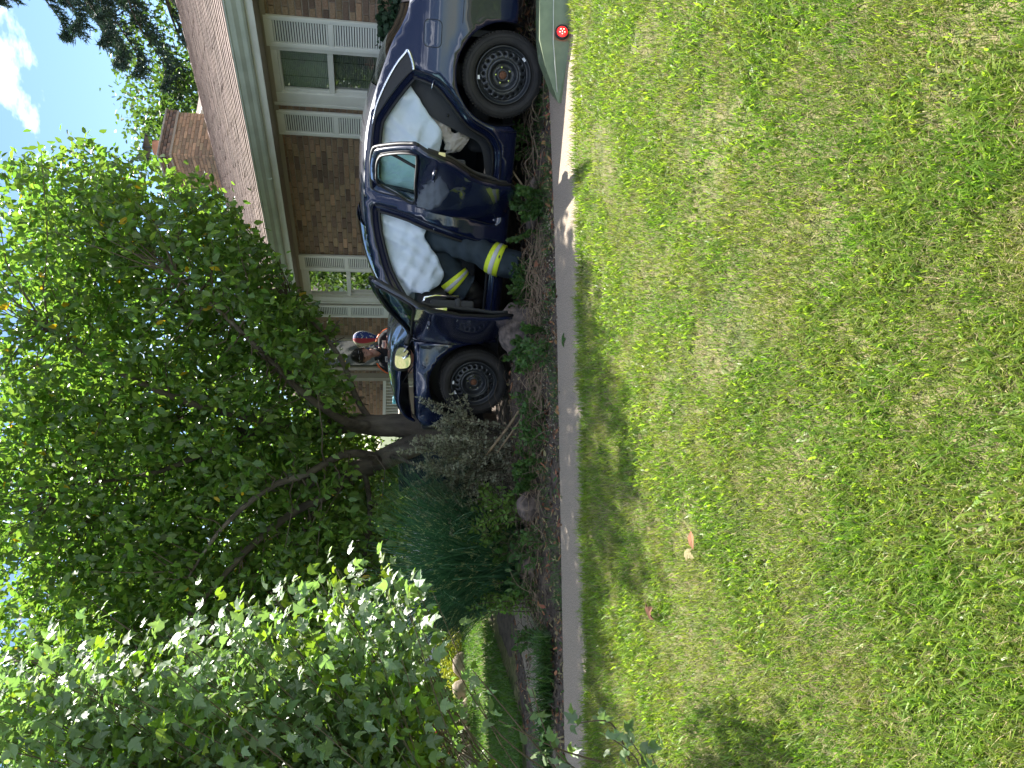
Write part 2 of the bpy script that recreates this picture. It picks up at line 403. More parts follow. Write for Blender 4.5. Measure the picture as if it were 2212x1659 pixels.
# lawn in front of the path
def lawn_z(x, y):
    return ground_z(x, y)
def lawn_edge(x): return 4.47 + .07 * x + .03 * math.sin(x * 5) + .02 * math.sin(x * 13 + 1)
nx, ny = 150, 90
v = []; 
for j in range(ny):
    for i in range(nx):
        x = -9 + 19 * i / (nx - 1); ye = lawn_edge(x); y = -6 + (ye + 6) * (j / (ny - 1)) ** .8 if j < ny - 1 else ye
        v.append((x, y, ground_z(x, min(y, ye - .001))))
f = [(j * nx + i, j * nx + i + 1, (j + 1) * nx + i + 1, (j + 1) * nx + i) for j in range(ny - 1) for i in range(nx - 1)]
mk('lawn', v, f, M_lawnbase, None, True, kind='structure')
# path: exposed-aggregate slab with a bevelled edge
def path_lo(x): return 4.36 + .065 * x
def path_hi(x): return 5.16 + .075 * x + (.05 * (x - 0) ** 2 * .5 if x > 0 else 0)
b = MB(); xs = np.linspace(-9, 5.5, 60)
for x in xs:
    b.v += [(x, path_lo(x), -.30), (x, path_lo(x), -.012), (x, path_lo(x) + .012, .0), (x, path_hi(x) - .012, .0), (x, path_hi(x), -.012), (x, path_hi(x), -.3)]
for i in range(len(xs) - 1):
    for k in range(5): b.f.append((i * 6 + k, (i + 1) * 6 + k, (i + 1) * 6 + k + 1, i * 6 + k + 1)); b.m.append(0)
b.out('path', M_path, kind='structure')
# branch path forking off behind
pb = [(-9.0, 3.9 + 1.6), (-2.74, 5.16), (-2.45, 5.30), (-2.22, 5.51), (-1.89, 6.06), (-1.62, 6.9), (-1.5, 8.0), (-1.9, 8.1), (-2.15, 6.81), (-2.63, 6.06), (-2.93, 5.62), (-9, 6.6)]
b = MB(); b.add([(x, y, .012) for x, y in pb] + [(x, y, -.3) for x, y in pb], [tuple(range(12))] + [(i, (i + 1) % 12, (i + 1) % 12 + 12, i + 12) for i in range(12)]); b.out('branch_path', M_path, kind='structure')
# planting bed (soil), lumpy, thrown up round the front wheel
def bed_z(x, y):
    z = -.02 + .03 * mnoise.noise(Vector((x * 2.2, y * 2.2, 0))) + .012 * mnoise.noise(Vector((x * 9, y * 9, 4)))
    z += .11 * math.exp(-(((x - .0) / .55) ** 2 + ((y - 6.35) / .28) ** 2)) + .06 * math.exp(-(((x + .6) / .8) ** 2 + ((y - 6.4) / .5) ** 2))
    if y < path_hi(x) + .12: z = min(z, -.012)
    return z
grid('planting_bed', -9, 9, 4.9, 12, 240, 130, bed_z, M_soil, kind='structure')
# lawn behind the branch path
bl = grid('back_lawn', -16, -2.2, 6.35, 26, 60, 60, lambda x, y: .012 + .012 * (y - 6.4) + .02 * mnoise.noise(Vector((x, y, 0))) - (.05 if x > -2.9 + 0 * y else 0) - (.08 if y < 6.55 else 0), M_lawnbase, kind='structure')
# ------------------------------------------------------------------ house
# local frame: x along the front wall (away to the left), y out of the wall towards the garden
hx = Vector((-.497, .868, 0)).normalized()
HM = Matrix((hx, Vector((0, 0, 1)).cross(hx), Vector((0, 0, 1)))).transposed().to_4x4(); HM.translation = Vector((3.8, 7.95, 0))
HI = HM.inverted()
house = empty('brick_house'); house.matrix_world = HM
props(house, 'tan brick bungalow with white shutters and brown shingle roof behind the crashed car', 'house')
CAMH = HI @ Vector((0, 0, EYE))
T0, T1 = -3.2, 9.2
wins = [(.335, 1.11, 1.12, 2.435), (4.12, 4.98, 1.02, 2.425)]
shutters = [(-.02, .335, 1.105, 2.43), (1.185, 1.535, 1.105, 2.43), (3.79, 4.12, 1.06, 2.41), (5.03, 5.355, 1.06, 2.41)]
# mortar wall with real window openings: built of slabs between the openings
b = MB()
def wslab(x0, x1, z0, z1): b.box(x0, x1, -.30, -.012, z0, z1)
wslab(T0, .36, -.4, 2.46); wslab(.36, 1.08, -.4, 1.14); wslab(.36, 1.08, 2.42, 2.46); wslab(1.08, 4.15, -.4, 2.46)
wslab(4.15, 4.95, -.4, 1.04); wslab(4.15, 4.95, 2.41, 2.46); wslab(4.95, T1, -.4, 2.46)
b.out('wall', M_mortar, house)
mk('inner_wall', [(T0, -.9, -.4), (T1, -.9, -.4), (T1, -.9, 2.4), (T0, -.9, 2.4)], [(0, 1, 2, 3)], M_dark, house)
b = MB(); b.box(T0, T0 + .25, -5.5, -.3, -.4, 2.46); b.out('end_wall', M_mortar, house); b = MB(); b.box(T1 - .25, T1, -5.5, -.3, -.4, 2.46); b.out('end_wall', M_mortar, house)
# bricks
def pieces(name, parent, items, mesh_of, keep=300, stuff_mats=None, far=None):
    """items: list of (distance key, matrix, material index, sx) ; nearest 'keep' become single objects, the rest one mesh"""
    items.sort(key=lambda t: t[0]); meshes = {}
    for key, M, mi in items[:keep]:
        if mi not in meshes: meshes[mi] = mesh_of(mi)
        link(name, meshes[mi], parent, mw=M)
    rest = items[keep:]
    if rest:
        base = mesh_of(0); V0 = np.array([v.co[:] for v in base.vertices]); F0 = [tuple(p.vertices) for p in base.polygons]; k = len(V0)
        V = []; F = []; mi_ = []
        for i, (key, M, mi) in enumerate(rest):
            A = np.array(M)[:3, :3]; V.append(V0 @ A.T + np.array(M)[:3, 3]); F += [tuple(q + i * k for q in f) for f in F0]; mi_ += [mi] * len(F0)
        mk(far or name, np.vstack(V), F, stuff_mats, parent, mi=mi_, kind='stuff')
def brick_mesh(mats_, L_, H_, D_):
    def f(mi):
        c = .004
        me = bpy.data.meshes.new('brick')
        v = [(x, y, z) for x in (0, L_) for z in (0, H_) for y in (-D_,)] + [(c, 0, c), (c, 0, H_ - c), (L_ - c, 0, c), (L_ - c, 0, H_ - c)] + [(0, -c, 0), (0, -c, H_), (L_, -c, 0), (L_, -c, H_)]
        fs = [(4, 6, 7, 5), (8, 10, 6, 4), (10, 11, 7, 6), (11, 9, 5, 7), (9, 8, 4, 5), (0, 2, 10, 8), (2, 3, 11, 10), (3, 1, 9, 11), (1, 0, 8, 9)]
        me.from_pydata(v, [], fs); me.materials.append(mats_[mi]); me.update(); return me
    return f
bm_ = [M_brickA, M_brickB, M_brickC]
BL, BH, CH = .203, .0575, .0678
items = []
z = -.2; row = 0
while z < 2.40:
    x = T0 + (row % 2) * .107 + (.02 if row % 5 == 3 else 0)
    while x < T1 - .1:
        blocked = any(x + BL > w0 + .0 and x < w1 and z + BH > z0 and z < z1 for w0, w1, z0, z1 in wins)
        if blocked:
            # cut bricks next to the openings
            for w0, w1, z0, z1 in wins:
                if z + BH > z0 and z < z1:
                    if x < w0 - .03 < x + BL:
                        items.append((1.0, Matrix.Translation((x, random.uniform(-.003, .002), z)) @ Matrix.Diagonal(((w0 - .004 - x) / BL, 1, 1, 1)), 0))
                    if x < w1 + .03 < x + BL and x + BL - w1 > .03:
                        s = w1 + .004; items.append((1.0, Matrix.Translation((s, random.uniform(-.003, .002), z)) @ Matrix.Diagonal(((x + BL - s) / BL, 1, 1, 1)), 0))
        else:
            dk = mnoise.noise(Vector((x * .9, z * 2.0, 9)))
            mi = 1 if random.random() < (.10 + (.16 if 1.5 < x < 4.0 and dk > -.1 else 0)) else (2 if random.random() < .05 else 0)
            d = (Vector((x, 0, z)) - CAMH).length
            seen = 1 if z > .95 and -1.0 < x < 6 else 6
            items.append((d * seen, Matrix.Translation((x, random.uniform(-.004, .003), z + random.uniform(-.0015, .0015))), mi))
        x += BL + .0105
    z += CH; row += 1
pieces('brick', house, items, brick_mesh(bm_, BL, BH, .05), 300, bm_)
# soffit of separate grooved panels, fascia, gutter
for i in range(110):
    x = -3.3 + i * .115
    if x > T1: break
    me = bpy.data.meshes.get('soffit_panel_mesh')
    if not me:
        b = MB(); b.box(0, .109, 0, .50, 0, .012); b.box(.106, .115, 0, .50, .004, .012)
        o = b.out('soffit_panel', M_soffit, house); me = o.data; me.name = 'soffit_panel_mesh'; o.location = (x, .004, 2.455)
    else: link('soffit_panel', me, house, loc=(x, .004, 2.455))
b = MB(); b.box(-3.3, T1, 0.0, .03, 2.40, 2.452); b.out('frieze_board', M_soffit, house)
b = MB(); b.box(-3.3, T1, .505, .53, 2.425, 2.62); b.out('fascia', M_white, house)
gp = [(.532, 2.50), (.575, 2.50), (.592, 2.52), (.600, 2.56), (.630, 2.60), (.640, 2.648), (.652, 2.655), (.652, 2.668), (.636, 2.668), (.632, 2.655), (.62, 2.61), (.59, 2.565), (.57, 2.515), (.54, 2.512), (.54, 2.65), (.532, 2.65)]
def extrude_profile(prof, x0, x1, name, mt, par, cap=True, **k):
    n = len(prof); v = [(x0, y, z) for y, z in prof] + [(x1, y, z) for y, z in prof]
    f = [(i, (i + 1) % n, (i + 1) % n + n, i + n) for i in range(n)]
    if cap: f += [tuple(range(n))[::-1], tuple(range(n, 2 * n))]
    return mk(name, v, f, mt, par, **k)
extrude_profile(gp, -3.4, 1.72, 'gutter', M_gutter, house); extrude_profile(gp, 1.724, T1 + .1, 'gutter', M_gutter, house)
b = MB(); b.box(1.715, 1.73, .575, .602, 2.497, 2.57); b.out('gutter_joint', M_gutter, house)
# roof: deck plus shingle courses
sl = math.atan2(4.335 - 2.665, 4.58)
RY0, RZ0 = .60, 2.665
RL = 4.6 / math.cos(sl)
b = MB()
b.add([(-3.5, RY0 - .02, RZ0 - .03), (T1 + .2, RY0 - .02, RZ0 - .03), (T1 + .2, -4, 4.31), (-3.5, -4, 4.31), (T1 + .2, -8.6, 2.64), (-3.5, -8.6, 2.64)], [(0, 1, 2, 3), (3, 2, 4, 5)])
b.out('roof', M_shingle, house)
def shingle_mesh(mi):
    me = bpy.data.meshes.new('shingle'); v = [(0, 0, .004), (.298, 0, .004), (.298, .19, .0), (0, .19, 0), (0, 0, .019), (.298, 0, .019), (.298, .19, .004), (0, .19, .004)]
    me.from_pydata(v, [], [(4, 5, 6, 7), (0, 4, 7, 3), (1, 2, 6, 5), (0, 1, 5, 4)]); me.materials.append([M_shingle, M_shingle2][mi]); return me
M_shingle2 = mat('dark_asphalt_shingle', (.21, .155, .132), .93, c2=(.29, .215, .18), nscale=50, bump=.6, bscale=260, island=.2)
# slope frame: x along eave, y up the slope, z out
up_ = Vector((0, -math.cos(sl), math.sin(sl))); nn = Vector((0, math.sin(sl), math.cos(sl)))
SM = Matrix((Vector((1, 0, 0)), up_, nn)).transposed().to_4x4(); SM.translation = Vector((0, RY0, RZ0))
items = []; r = 0; y = 0
while y < RL - .05:
    x = -3.5 + (r * .137) % .30 - .3
    while x < T1 + .1:
        M = SM @ Matrix.Translation((x, y + random.uniform(-.007, .007), random.uniform(0, .004))) @ Matrix.Rotation(random.uniform(-.02, .02), 4, 'Z')
        d = (M.translation - CAMH).length; items.append((d * (1 if x > -.9 else 4), M, int(random.random() < .4))); x += .30
    y += .128; r += 1
pieces('shingle', house, items, shingle_mesh, 300, [M_shingle, M_shingle2])
for i in range(44):
    b = None
    M = Matrix.Translation((-3.5 + i * .29, -4.0, 4.345 + random.uniform(-.003, .003)))
    me = bpy.data.meshes.get('ridge_cap')
    if not me:
        me = bpy.data.meshes.new('ridge_cap'); me.from_pydata([(0, .13, -.045), (0, 0, .012), (0, -.13, -.045), (.31, .13, -.055), (.31, 0, .0), (.31, -.13, -.055), (0, .13, -.06), (0, -.13, -.06)], [], [(0, 1, 4, 3), (1, 2, 5, 4), (0, 6, 7, 2, 1)]); me.materials.append(M_shingle)
    link('ridge_shingle', me, house, mw=M)

def window(x0, x1, z0, z1, zm, right_jamb):
    f = MB(); J = .055
    f.box(x0, x0 + J, -.06, .022, z0, z1); f.box(x1 - J - right_jamb, x1, -.06, .026, z0, z1); f.box(x0 + J, x1 - J - right_jamb, -.06, .022, z1 - .10, z1); f.box(x0 + J, x1 - J - right_jamb, -.06, .035, z0, z0 + .07)
    f.box(x1 - .045, x1 - .005, .028, .04, z0, z1)
    w = f.out('window', M_white, house, bevel=.004)
    a0, a1 = x0 + J, x1 - J - right_jamb
    s = MB(); s.box(a0, a1, -.058, -.002, zm - .03, zm + .03); s.box(a0, a0 + .022, -.055, -.006, zm + .03, z1 - .10); s.box(a1 - .022, a1, -.055, -.006, zm + .03, z1 - .10); s.box(a0 + .022, a1 - .022, -.055, -.006, z1 - .125, z1 - .10)
    s.out('sash', M_white, w)
    s = MB(); s.box(a0, a0 + .03, -.075, -.03, z0 + .07, zm - .03); s.box(a1 - .03, a1, -.075, -.03, z0 + .07, zm - .03); s.box(a0 + .03, a1 - .03, -.075, -.03, z0 + .07, z0 + .11); s.out('sash', M_white, w)
    mk('pane', [(a0, -.035, zm), (a1, -.035, zm), (a1, -.035, z1 - .1), (a0, -.035, z1 - .1)], [(0, 1, 2, 3)], M_paneg, w)
    mk('pane', [(a0, -.060, z0 + .06), (a1, -.060, z0 + .06), (a1, -.060, zm), (a0, -.060, zm)], [(0, 1, 2, 3)], M_paneg2, w)
    bl_ = MB(); z = z0 + .06
    while z < z1 - .1:
        bl_.add([(a0, -.10, z), (a1, -.10, z), (a1, -.085, z + .010), (a0, -.085, z + .010), (a1, -.10, z + .020), (a0, -.10, z + .020)], [(0, 1, 2, 3), (3, 2, 4, 5)]); z += .020
    bl_.out('pleated_blind', M_blind, w)
    c = MB(); 
    for fx in (.33, .72): c.box(a0 + (a1 - a0) * fx, a0 + (a1 - a0) * fx + .003, -.084, -.081, z0 + .06, z1 - .1)
    c.out('blind_cord', M_dark, w)
def glass_mix(name, tint, fac):
    M = bpy.data.materials.new(name); M.use_nodes = True; nt = M.node_tree; nt.nodes.clear(); n = nt.nodes.new
    o = n('ShaderNodeOutputMaterial'); t = n('ShaderNodeBsdfTransparent'); t.inputs['Color'].default_value = (*tint, 1)
    g = n('ShaderNodeBsdfGlossy'); g.inputs['Roughness'].default_value = .02; m_ = n('ShaderNodeMixShader'); lw = n('ShaderNodeFresnel'); lw.inputs['IOR'].default_value = 1.52
    ad = n('ShaderNodeMath'); ad.operation = 'ADD'; ad.inputs[1].default_value = fac; ad.use_clamp = True
    nt.links.new(lw.outputs[0], ad.inputs[0]); nt.links.new(ad.outputs[0], m_.inputs['Fac']); nt.links.new(t.outputs[0], m_.inputs[1]); nt.links.new(g.outputs[0], m_.inputs[2]); nt.links.new(m_.outputs[0], o.inputs['Surface'])
    return M
M_paneg = glass_mix('window_pane_glass', (.85, .90, .86), .05)
M_paneg2 = glass_mix('screened_pane_glass', (.55, .58, .56), .03)
M_cglass = glass_mix('green_car_glass', (.55, .85, .78), .10)
window(.335, 1.11, 1.12, 2.435, 1.78, .12)
window(4.12, 4.98, 1.02, 2.425, 1.71, .10)
for (x0, x1, z0, z1) in shutters:
    s = MB(); e = .048; zc = z0 + (z1 - z0) * .49
    s.box(x0, x0 + e, .006, .040, z0, z1); s.box(x1 - e, x1, .006, .040, z0, z1)
    s.box(x0 + e, x1 - e, .006, .040, z0, z0 + .11); s.box(x0 + e, x1 - e, .006, .040, z1 - .085, z1); s.box(x0 + e, x1 - e, .006, .040, zc - .03, zc + .03)
    sb_ = MB(); sb_.box(x0 + e, x1 - e, .003, .008, z0 + .11, z1 - .085)  # near-black sheet stands in for the shade between the louvers
    sh = s.out('shutter', M_shut, house, bevel=.003); sb_.out('louver_shade', M_dark, sh)
    me = bpy.data.meshes.new('louver'); wI = x1 - x0 - 2 * e
    me.from_pydata([(0, .022, .0185), (wI, .022, .0185), (wI, .034, .001), (0, .034, .001), (0, .030, -.001), (wI, .030, -.001), (wI, .018, .0165), (0, .018, .0165)], [], [(0, 3, 2, 1), (3, 4, 5, 2), (4, 7, 6, 5), (0, 1, 6, 7)]); me.materials.append(M_shut)
    for za, zb in ((z0 + .11, zc - .03), (zc + .03, z1 - .085)):
        n = int((zb - za) / .0262)
        for i in range(n): link('louver', me, sh, loc=(x0 + e, 0, za + .004 + i * (zb - za) / n))
    for sx_ in (x0 + e * .5, x1 - e * .5):
        for sz in (z0 + .05, zc, z1 - .05):
            q = MB(); q.ball((sx_, .042, sz), (.008, .005, .008), 8); q.out('screw', M_shut, sh, True)
# dark porch window with tan frame and far wall end
w = MB(); w.box(5.95, 6.05, 0, .05, 1.15, 2.3); w.box(6.95, 7.05, 0, .05, 1.15, 2.3); w.box(6.05, 6.95, 0, .05, 2.2, 2.3); w.box(6.05, 6.95, 0, .05, 1.15, 1.22)
w = w.out('window', M_soffit, house); mk('pane', [(6.05, .02, 1.22), (6.95, .02, 1.22), (6.95, .02, 2.2), (6.05, .02, 2.2)], [(0, 1, 2, 3)], M_wglass, w)
# chimney
ch = MB(); cx0, cx1, cy0, cy1 = 6.36, 7.35, -5.75, -4.52
ch.box(cx0 + .012, cx1 - .012, cy0 + .012, cy1 - .012, 3.2, 5.30); ch.box(cx0 - .02, cx1 + .02, cy0 - .02, cy1 + .02, 5.30, 5.40)
ch = ch.out('chimney', M_mortar, house)
cb = MB(); cb.box(cx0 - .05, cx1 + .05, cy0 - .05, cy1 + .05, 5.525, 5.565); cb.box(cx0 + .05, cx1 - .05, cy0 + .05, cy1 - .05, 5.565, 5.60); cb.out('chimney_cap', mat('weathered_crown', (.30, .27, .23), .9, c2=(.12, .11, .10), nscale=6), ch, bevel=.01)
f = MB(); f.lathe([(.14, 5.58), (.145, 5.80), (.12, 5.80), (.115, 5.58)], 20, 'z', (6.75, -5.1, 0)); f.out('flue_tile', M_clay, ch, True)
f = MB(); f.box(6.55, 6.95, -5.3, -4.9, 5.93, 5.95); f.box(6.58, 6.60, -5.27, -5.25, 5.80, 5.93); f.box(6.90, 6.92, -5.27, -5.25, 5.80, 5.93); f.box(6.58, 6.60, -4.95, -4.93, 5.80, 5.93); f.box(6.90, 6.92, -4.95, -4.93, 5.80, 5.93); f.out('flue_cover', M_black, ch)
M_brickD = mat('sooty_brick', (.20, .12, .08), .9, c2=(.09, .07, .06), nscale=9, bump=.4, bscale=90, island=.3)
cm = [M_brickC, M_brickA, M_brickD]; items = []
cz = 3.25; r = 0
while cz < 5.50:
    top = cz > 5.29; o_ = .03 if top else 0; mi = lambda: (2 if top else (1 if random.random() < .5 else 0))
    x = cx0 - o_ + (0 if r % 2 else -.1)
    while x < cx1 + o_ - .03:
        xa = max(x, cx0 - o_); xb = min(x + BL, cx1 + o_)
        if xb - xa > .03:
            M = Matrix.Translation((xa, cy1 + o_ + random.uniform(-.002, .003), cz)) @ Matrix.Diagonal(((xb - xa) / BL, 1, 1, 1)); items.append((0 if cz > 3.9 else 9, M, mi()))
        x += BL + .01
    y = cy0 - o_ + (0 if r % 2 == 0 else -.1)
    while y < cy1 + o_ - .03:
        ya = max(y, cy0 - o_); yb = min(y + BL, cy1 + o_)
        if yb - ya > .03:
            M = Matrix.Translation((cx0 - o_ - random.uniform(-.002, .003), yb, cz)) @ Matrix.Rotation(-math.pi / 2, 4, 'Z') @ Matrix.Rotation(0, 4, 'Z') @ Matrix.Diagonal(((yb - ya) / BL, 1, 1, 1))
            # brick face (+y of the piece) must look to -x
            M = Matrix.Translation((cx0 - o_ - random.uniform(-.002, .003), ya, cz)) @ Matrix.Rotation(math.pi / 2, 4, 'Z') @ Matrix.Diagonal(((yb - ya) / BL, 1, 1, 1))
            items.append((0 if cz > 3.9 else 9, M, mi()))
        y += BL + .01
    cz += CH; r += 1
pieces('brick', ch, items, brick_mesh(cm, BL, BH, .05), 300, cm)
# rear wing gable behind the chimney
b = MB(); b.add([(6.25, -6.1, 4.80), (7.5, -6.1, 5.35), (8.9, -6.1, 4.75), (6.25, -10, 4.80), (7.5, -10, 5.35), (8.9, -10, 4.75)], [(0, 1, 4, 3), (1, 2, 5, 4)]); b.out('rear_roof', M_shingle, house)
b = MB(); b.add([(6.3, -6.15, 3.3), (8.8, -6.15, 3.3), (8.8, -6.15, 4.76), (7.5, -6.15, 5.32), (6.3, -6.15, 4.80)], [(0, 1, 2, 3, 4)]); b.out('gable_wall', M_siding, house)
for (a, c) in (((6.22, 4.78), (7.5, 5.34)), ((7.5, 5.34), (8.93, 4.73))):
    b = MB(); b.add([(a[0], -6.08, a[1] - .1), (c[0], -6.08, c[1] - .1), (c[0], -6.08, c[1] + .03), (a[0], -6.08, a[1] + .03), (a[0], -6.16, a[1] - .1), (c[0], -6.16, c[1] - .1), (c[0], -6.16, c[1] + .03), (a[0], -6.16, a[1] + .03)], [(0, 1, 2, 3), (3, 2, 6, 7), (1, 0, 4, 5), (0, 3, 7, 4), (1, 5, 6, 2)]); b.out('rake_board', M_white, house)
# porch railing
rl = empty('porch_railing', loc=(0, 0, 0), label='white baluster railing on the porch past the leaning worker', cat='railing'); rl.matrix_world = HM @ Matrix.Translation((6.45, .55, 0))
b = MB(); b.box(0, 2.2, -.03, .03, 1.115, 1.17); b.out('top_rail', M_shut, rl); b = MB(); b.box(0, 2.2, -.02, .02, .42, .47); b.out('bottom_rail', M_shut, rl)
for i in range(19):
    me = bpy.data.meshes.get('baluster')
    if not me:
        b = MB(); b.box(-.018, .018, -.018, .018, .47, 1.115); o = b.out('baluster', M_shut, rl); me = o.data; me.name = 'baluster'; o.location = (.06 + i * .115, 0, 0)
    else: link('baluster', me, rl, loc=(.06 + i * .115, 0, 0))
b = MB(); b.box(-.06, .04, -.05, .05, 0, 2.4); b.out('post', M_soffit, rl)
b = MB(); b.box(-.3, 2.4, -.5, .3, -.2, .40); b.out('porch_floor', M_path, rl)
# white garage beyond the tree
ga = empty('white_garage', loc=(-1.6, 14.3, 0), rz=R(8), label='white sided garage glimpsed through the tree crown', cat='garage')
b = MB(); b.box(-4.2, 0, 0, 4, -.3, 2.5); b.out('wall', M_siding, ga)
for i in range(20):
    b = MB(); z0 = .0 + i * .125
    b.add([(-4.2, -.03, z0), (0, -.03, z0), (0, -.006, z0 + .125), (-4.2, -.006, z0 + .125), (-4.2, 0, z0), (0, 0, z0)], [(0, 1, 2, 3), (0, 4, 5, 1)]); b.out('siding_plank', M_siding, ga)
b = MB(); b.add([(-4.5, -.4, 2.45), (.3, -.4, 2.45), (.3, 2, 3.4), (-4.5, 2, 3.4), (.3, 4.4, 2.45), (-4.5, 4.4, 2.45)], [(0, 1, 2, 3), (3, 2, 4, 5)]); b.out('roof', M_shingle2, ga)
# ------------------------------------------------------------------ the crashed car
# local frame: x forwards, y to its left (towards the camera), z up, origin under the rear axle
cf = Vector((-.902, .432, .0189)).normalized(); cl = Vector((-.432, -.902, 0)).normalized(); cu = cf.cross(cl)
CM = Matrix((cf, cl, cu)).transposed().to_4x4(); CM.translation = Vector((2.74, 6.40, 0))
car = empty('crashed_sedan'); car.matrix_world = CM
props(car, 'navy blue sedan with crumpled hood, both near doors open and white airbags hanging', 'car')
_SZ = [0, .2, .35, .6, .85, .95, 1.1, 1.25, 1.36, 1.45]; _SV = [.80, .85, .88, .892, .877, .842, .765, .69, .632, .585]
def S(z):
    return (np.interp(z - .02, _SZ, _SV) + np.interp(z + .02, _SZ, _SV) + np.interp(z, _SZ, _SV)) / 3
def plan(x):
    return (-.30 * (x - 2.75) ** 2 if x > 2.75 else 0) + (-.42 * (x + .5) ** 2 if x < -.5 else 0)
def side(x, z, s=1):
    y = S(z) + plan(x)
    y += .010 * math.exp(-((z - (.935 + .012 * x)) / .018) ** 2) if x < 2.3 else 0
    for ax, az, ar in ((0, .31, .375), (2.63, .36, .405)):
        r = math.hypot(x - ax, z - az)
        if r < ar + .14: y += .008 * math.exp(-((r - ar) / .035) ** 2)
    y += .006 * math.exp(-((z - .62) / .012) ** 2)
    return (x, s * y, z)
ROOF = [(-1.08, .86), (-1.07, 1.0), (-.80, 1.035), (-.448, 1.045), (-.291, 1.091), (-.167, 1.157), (-.009, 1.215), (.239, 1.292), (.478, 1.343), (.658, 1.360), (.976, 1.364), (1.166, 1.355), (1.306, 1.337), (1.527, 1.297), (1.69, 1.243), (1.86, 1.165), (2.06, 1.04), (2.22, .935)]
REAR_HOLE = [(.021, .985), (.075, .80), (.187, .677), (.272, .601), (.352, .52), (.418, .39), (.501, .315), (.62, .28), (.87, .275), (1.10, .275), (1.15, .31), (1.10, .55), (1.03, .82), (1.00, .97), (.985, 1.2), (.97, 1.275), (.94, 1.295), (.75, 1.302), (.602, 1.297), (.471, 1.286), (.381, 1.260), (.195, 1.143), (.06, 1.04)]
FRONT_HOLE = [(1.085, 1.25), (1.12, 1.00), (1.165, .85), (1.25, .56), (1.32, .32), (1.36, .265), (1.42, .25), (1.8, .25), (2.14, .262), (2.19, .32), (2.205, .55), (2.19, .86), (2.10, .91), (1.895, 1.03), (1.753, 1.125), (1.586, 1.20), (1.335, 1.27), (1.16, 1.292), (1.10, 1.285)]
def sm(P, per=5): return [tuple(p) for p in spline(P, per, True)]
rh, fh = sm(REAR_HOLE), sm(FRONT_HOLE)
arch = [(0 + .375 * math.cos(a), .31 + .375 * math.sin(a)) for a in np.linspace(R(-12), R(190), 44)]
outline = [tuple(p) for p in spline(ROOF, 5)] + [(2.222, .8), (2.222, .5), (2.222, .17), (.40, .17)] + arch + [(-.45, .24), (-1.05, .27), (-1.12, .45), (-1.10, .7)]
hood_gap = M_black
far_w = [[(1.02, .97), (1.0, 1.26), (.6, 1.27), (.45, 1.25), (.12, 1.02), (.2, .965)], [(1.10, .97), (1.08, 1.26), (1.33, 1.25), (1.58, 1.19), (1.9, 1.02), (2.0, .96)]]
v, f = sheet(outline, [rh, fh], lambda x, z: side(x, z), .045)
body = mk('side_body', v, f, M_paint, car, True); solid(body, .012, -1)
v, f = sheet(outline, [sm(h, 3) for h in far_w], lambda x, z: side(x, z, -1), .07)
o = mk('far_side_body', v, [q[::-1] for q in f], M_paint, car, True); solid(o, .012, -1)
# door jambs: the painted flange behind every opening, then rubber seals
def inset(P, d):
    P = [np.array(p) for p in P]; n = len(P); A = sum(P[i][0] * P[(i + 1) % n][1] - P[(i + 1) % n][0] * P[i][1] for i in range(n)); s = 1 if A > 0 else -1; out = []
    for i in range(n):
        t = P[(i + 1) % n] - P[i - 1]; t = t / (np.linalg.norm(t) + 1e-9); out.append(P[i] + s * d * np.array([-t[1], t[0]]))
    return [tuple(p) for p in out]
for H in (rh, fh):
    n = len(H); H2 = inset(H, .028); H3 = inset(H, .060)
    V = [side(x, z) for x, z in H] + [(x, side(x, z)[1] - .035, z) for x, z in H2] + [(x, side(x, z)[1] - .05, z) for x, z in H3] + [(x, side(x, z)[1] - .12, z) for x, z in H3]
    F = []
    for k in range(3):
        for i in range(n): j = (i + 1) % n; F.append((k * n + i, k * n + j, (k + 1) * n + j, (k + 1) * n + i))
    mk('door_jamb', V, F, M_paint, car, True)
    t = MB(); L3 = [(x, side(x, z)[1] - .05, z) for x, z in H3]; t.tube(L3 + [L3[0]], .013, 8); t.out('rubber_seal', M_seal, car, True)
    t = MB(); L1 = [(x, side(x, z)[1] - .004, z) for x, z in H]; t.tube(L1 + [L1[0]], .005, 6); t.out('rubber_seal', M_seal, car, True)
# quarter glass with chrome trim ahead of the fuel door
tri = [(-.085, 1.052), (-.02, 1.012), (.028, 1.008), (.07, 1.055), (.2, 1.157), (.40, 1.275), (.445, 1.297), (.30, 1.26), (.12, 1.185), (-.01, 1.115)]
T = sm(tri, 4); v, f = sheet(T, [], lambda x, z: (x, side(x, z)[1] + .004, z), .03); mk('quarter_glass', v, f, M_black, car, True)
t = MB(); C_ = [(.46, 1.302), (.30, 1.266), (.12, 1.192), (-.01, 1.122), (-.085, 1.066), (-.108, 1.050), (-.092, 1.034), (-.03, 1.008), (.022, .998)]
C_ = [tuple(p) for p in spline(C_, 6)]; W = [.004 + .008 * min(1, i / 12) for i in range(len(C_))]
t.tube([(x, side(x, z)[1] + .004, z) for x, z in C_], W, 8); t.out('chrome_trim', M_chrome, car, True)
# fuel door
fd = [(-.345, .80), (-.345, .935), (-.14, .935), (-.14, .80)]
def rrect(x0, x1, z0, z1, r, n=5):
    P = []
    for cx, cz, a0 in ((x1 - r, z1 - r, 0), (x0 + r, z1 - r, 90), (x0 + r, z0 + r, 180), (x1 - r, z0 + r, 270)):
        for k in range(n + 1): a = R(a0 + 90 * k / n); P.append((cx + r * math.cos(a), cz + r * math.sin(a)))
    return P
P = rrect(-.335, -.150, .806, .934, .035); v, f = sheet(P, [], lambda x, z: (x, side(x, z)[1] + .0025, z), .03); mk('fuel_door', v, f, M_paint, car, True)
t = MB(); L1 = [(x, side(x, z)[1] + .001, z) for x, z in P]; t.tube(L1 + [L1[0]], .0032, 6); t.out('fuel_door_gap', M_seal, car)
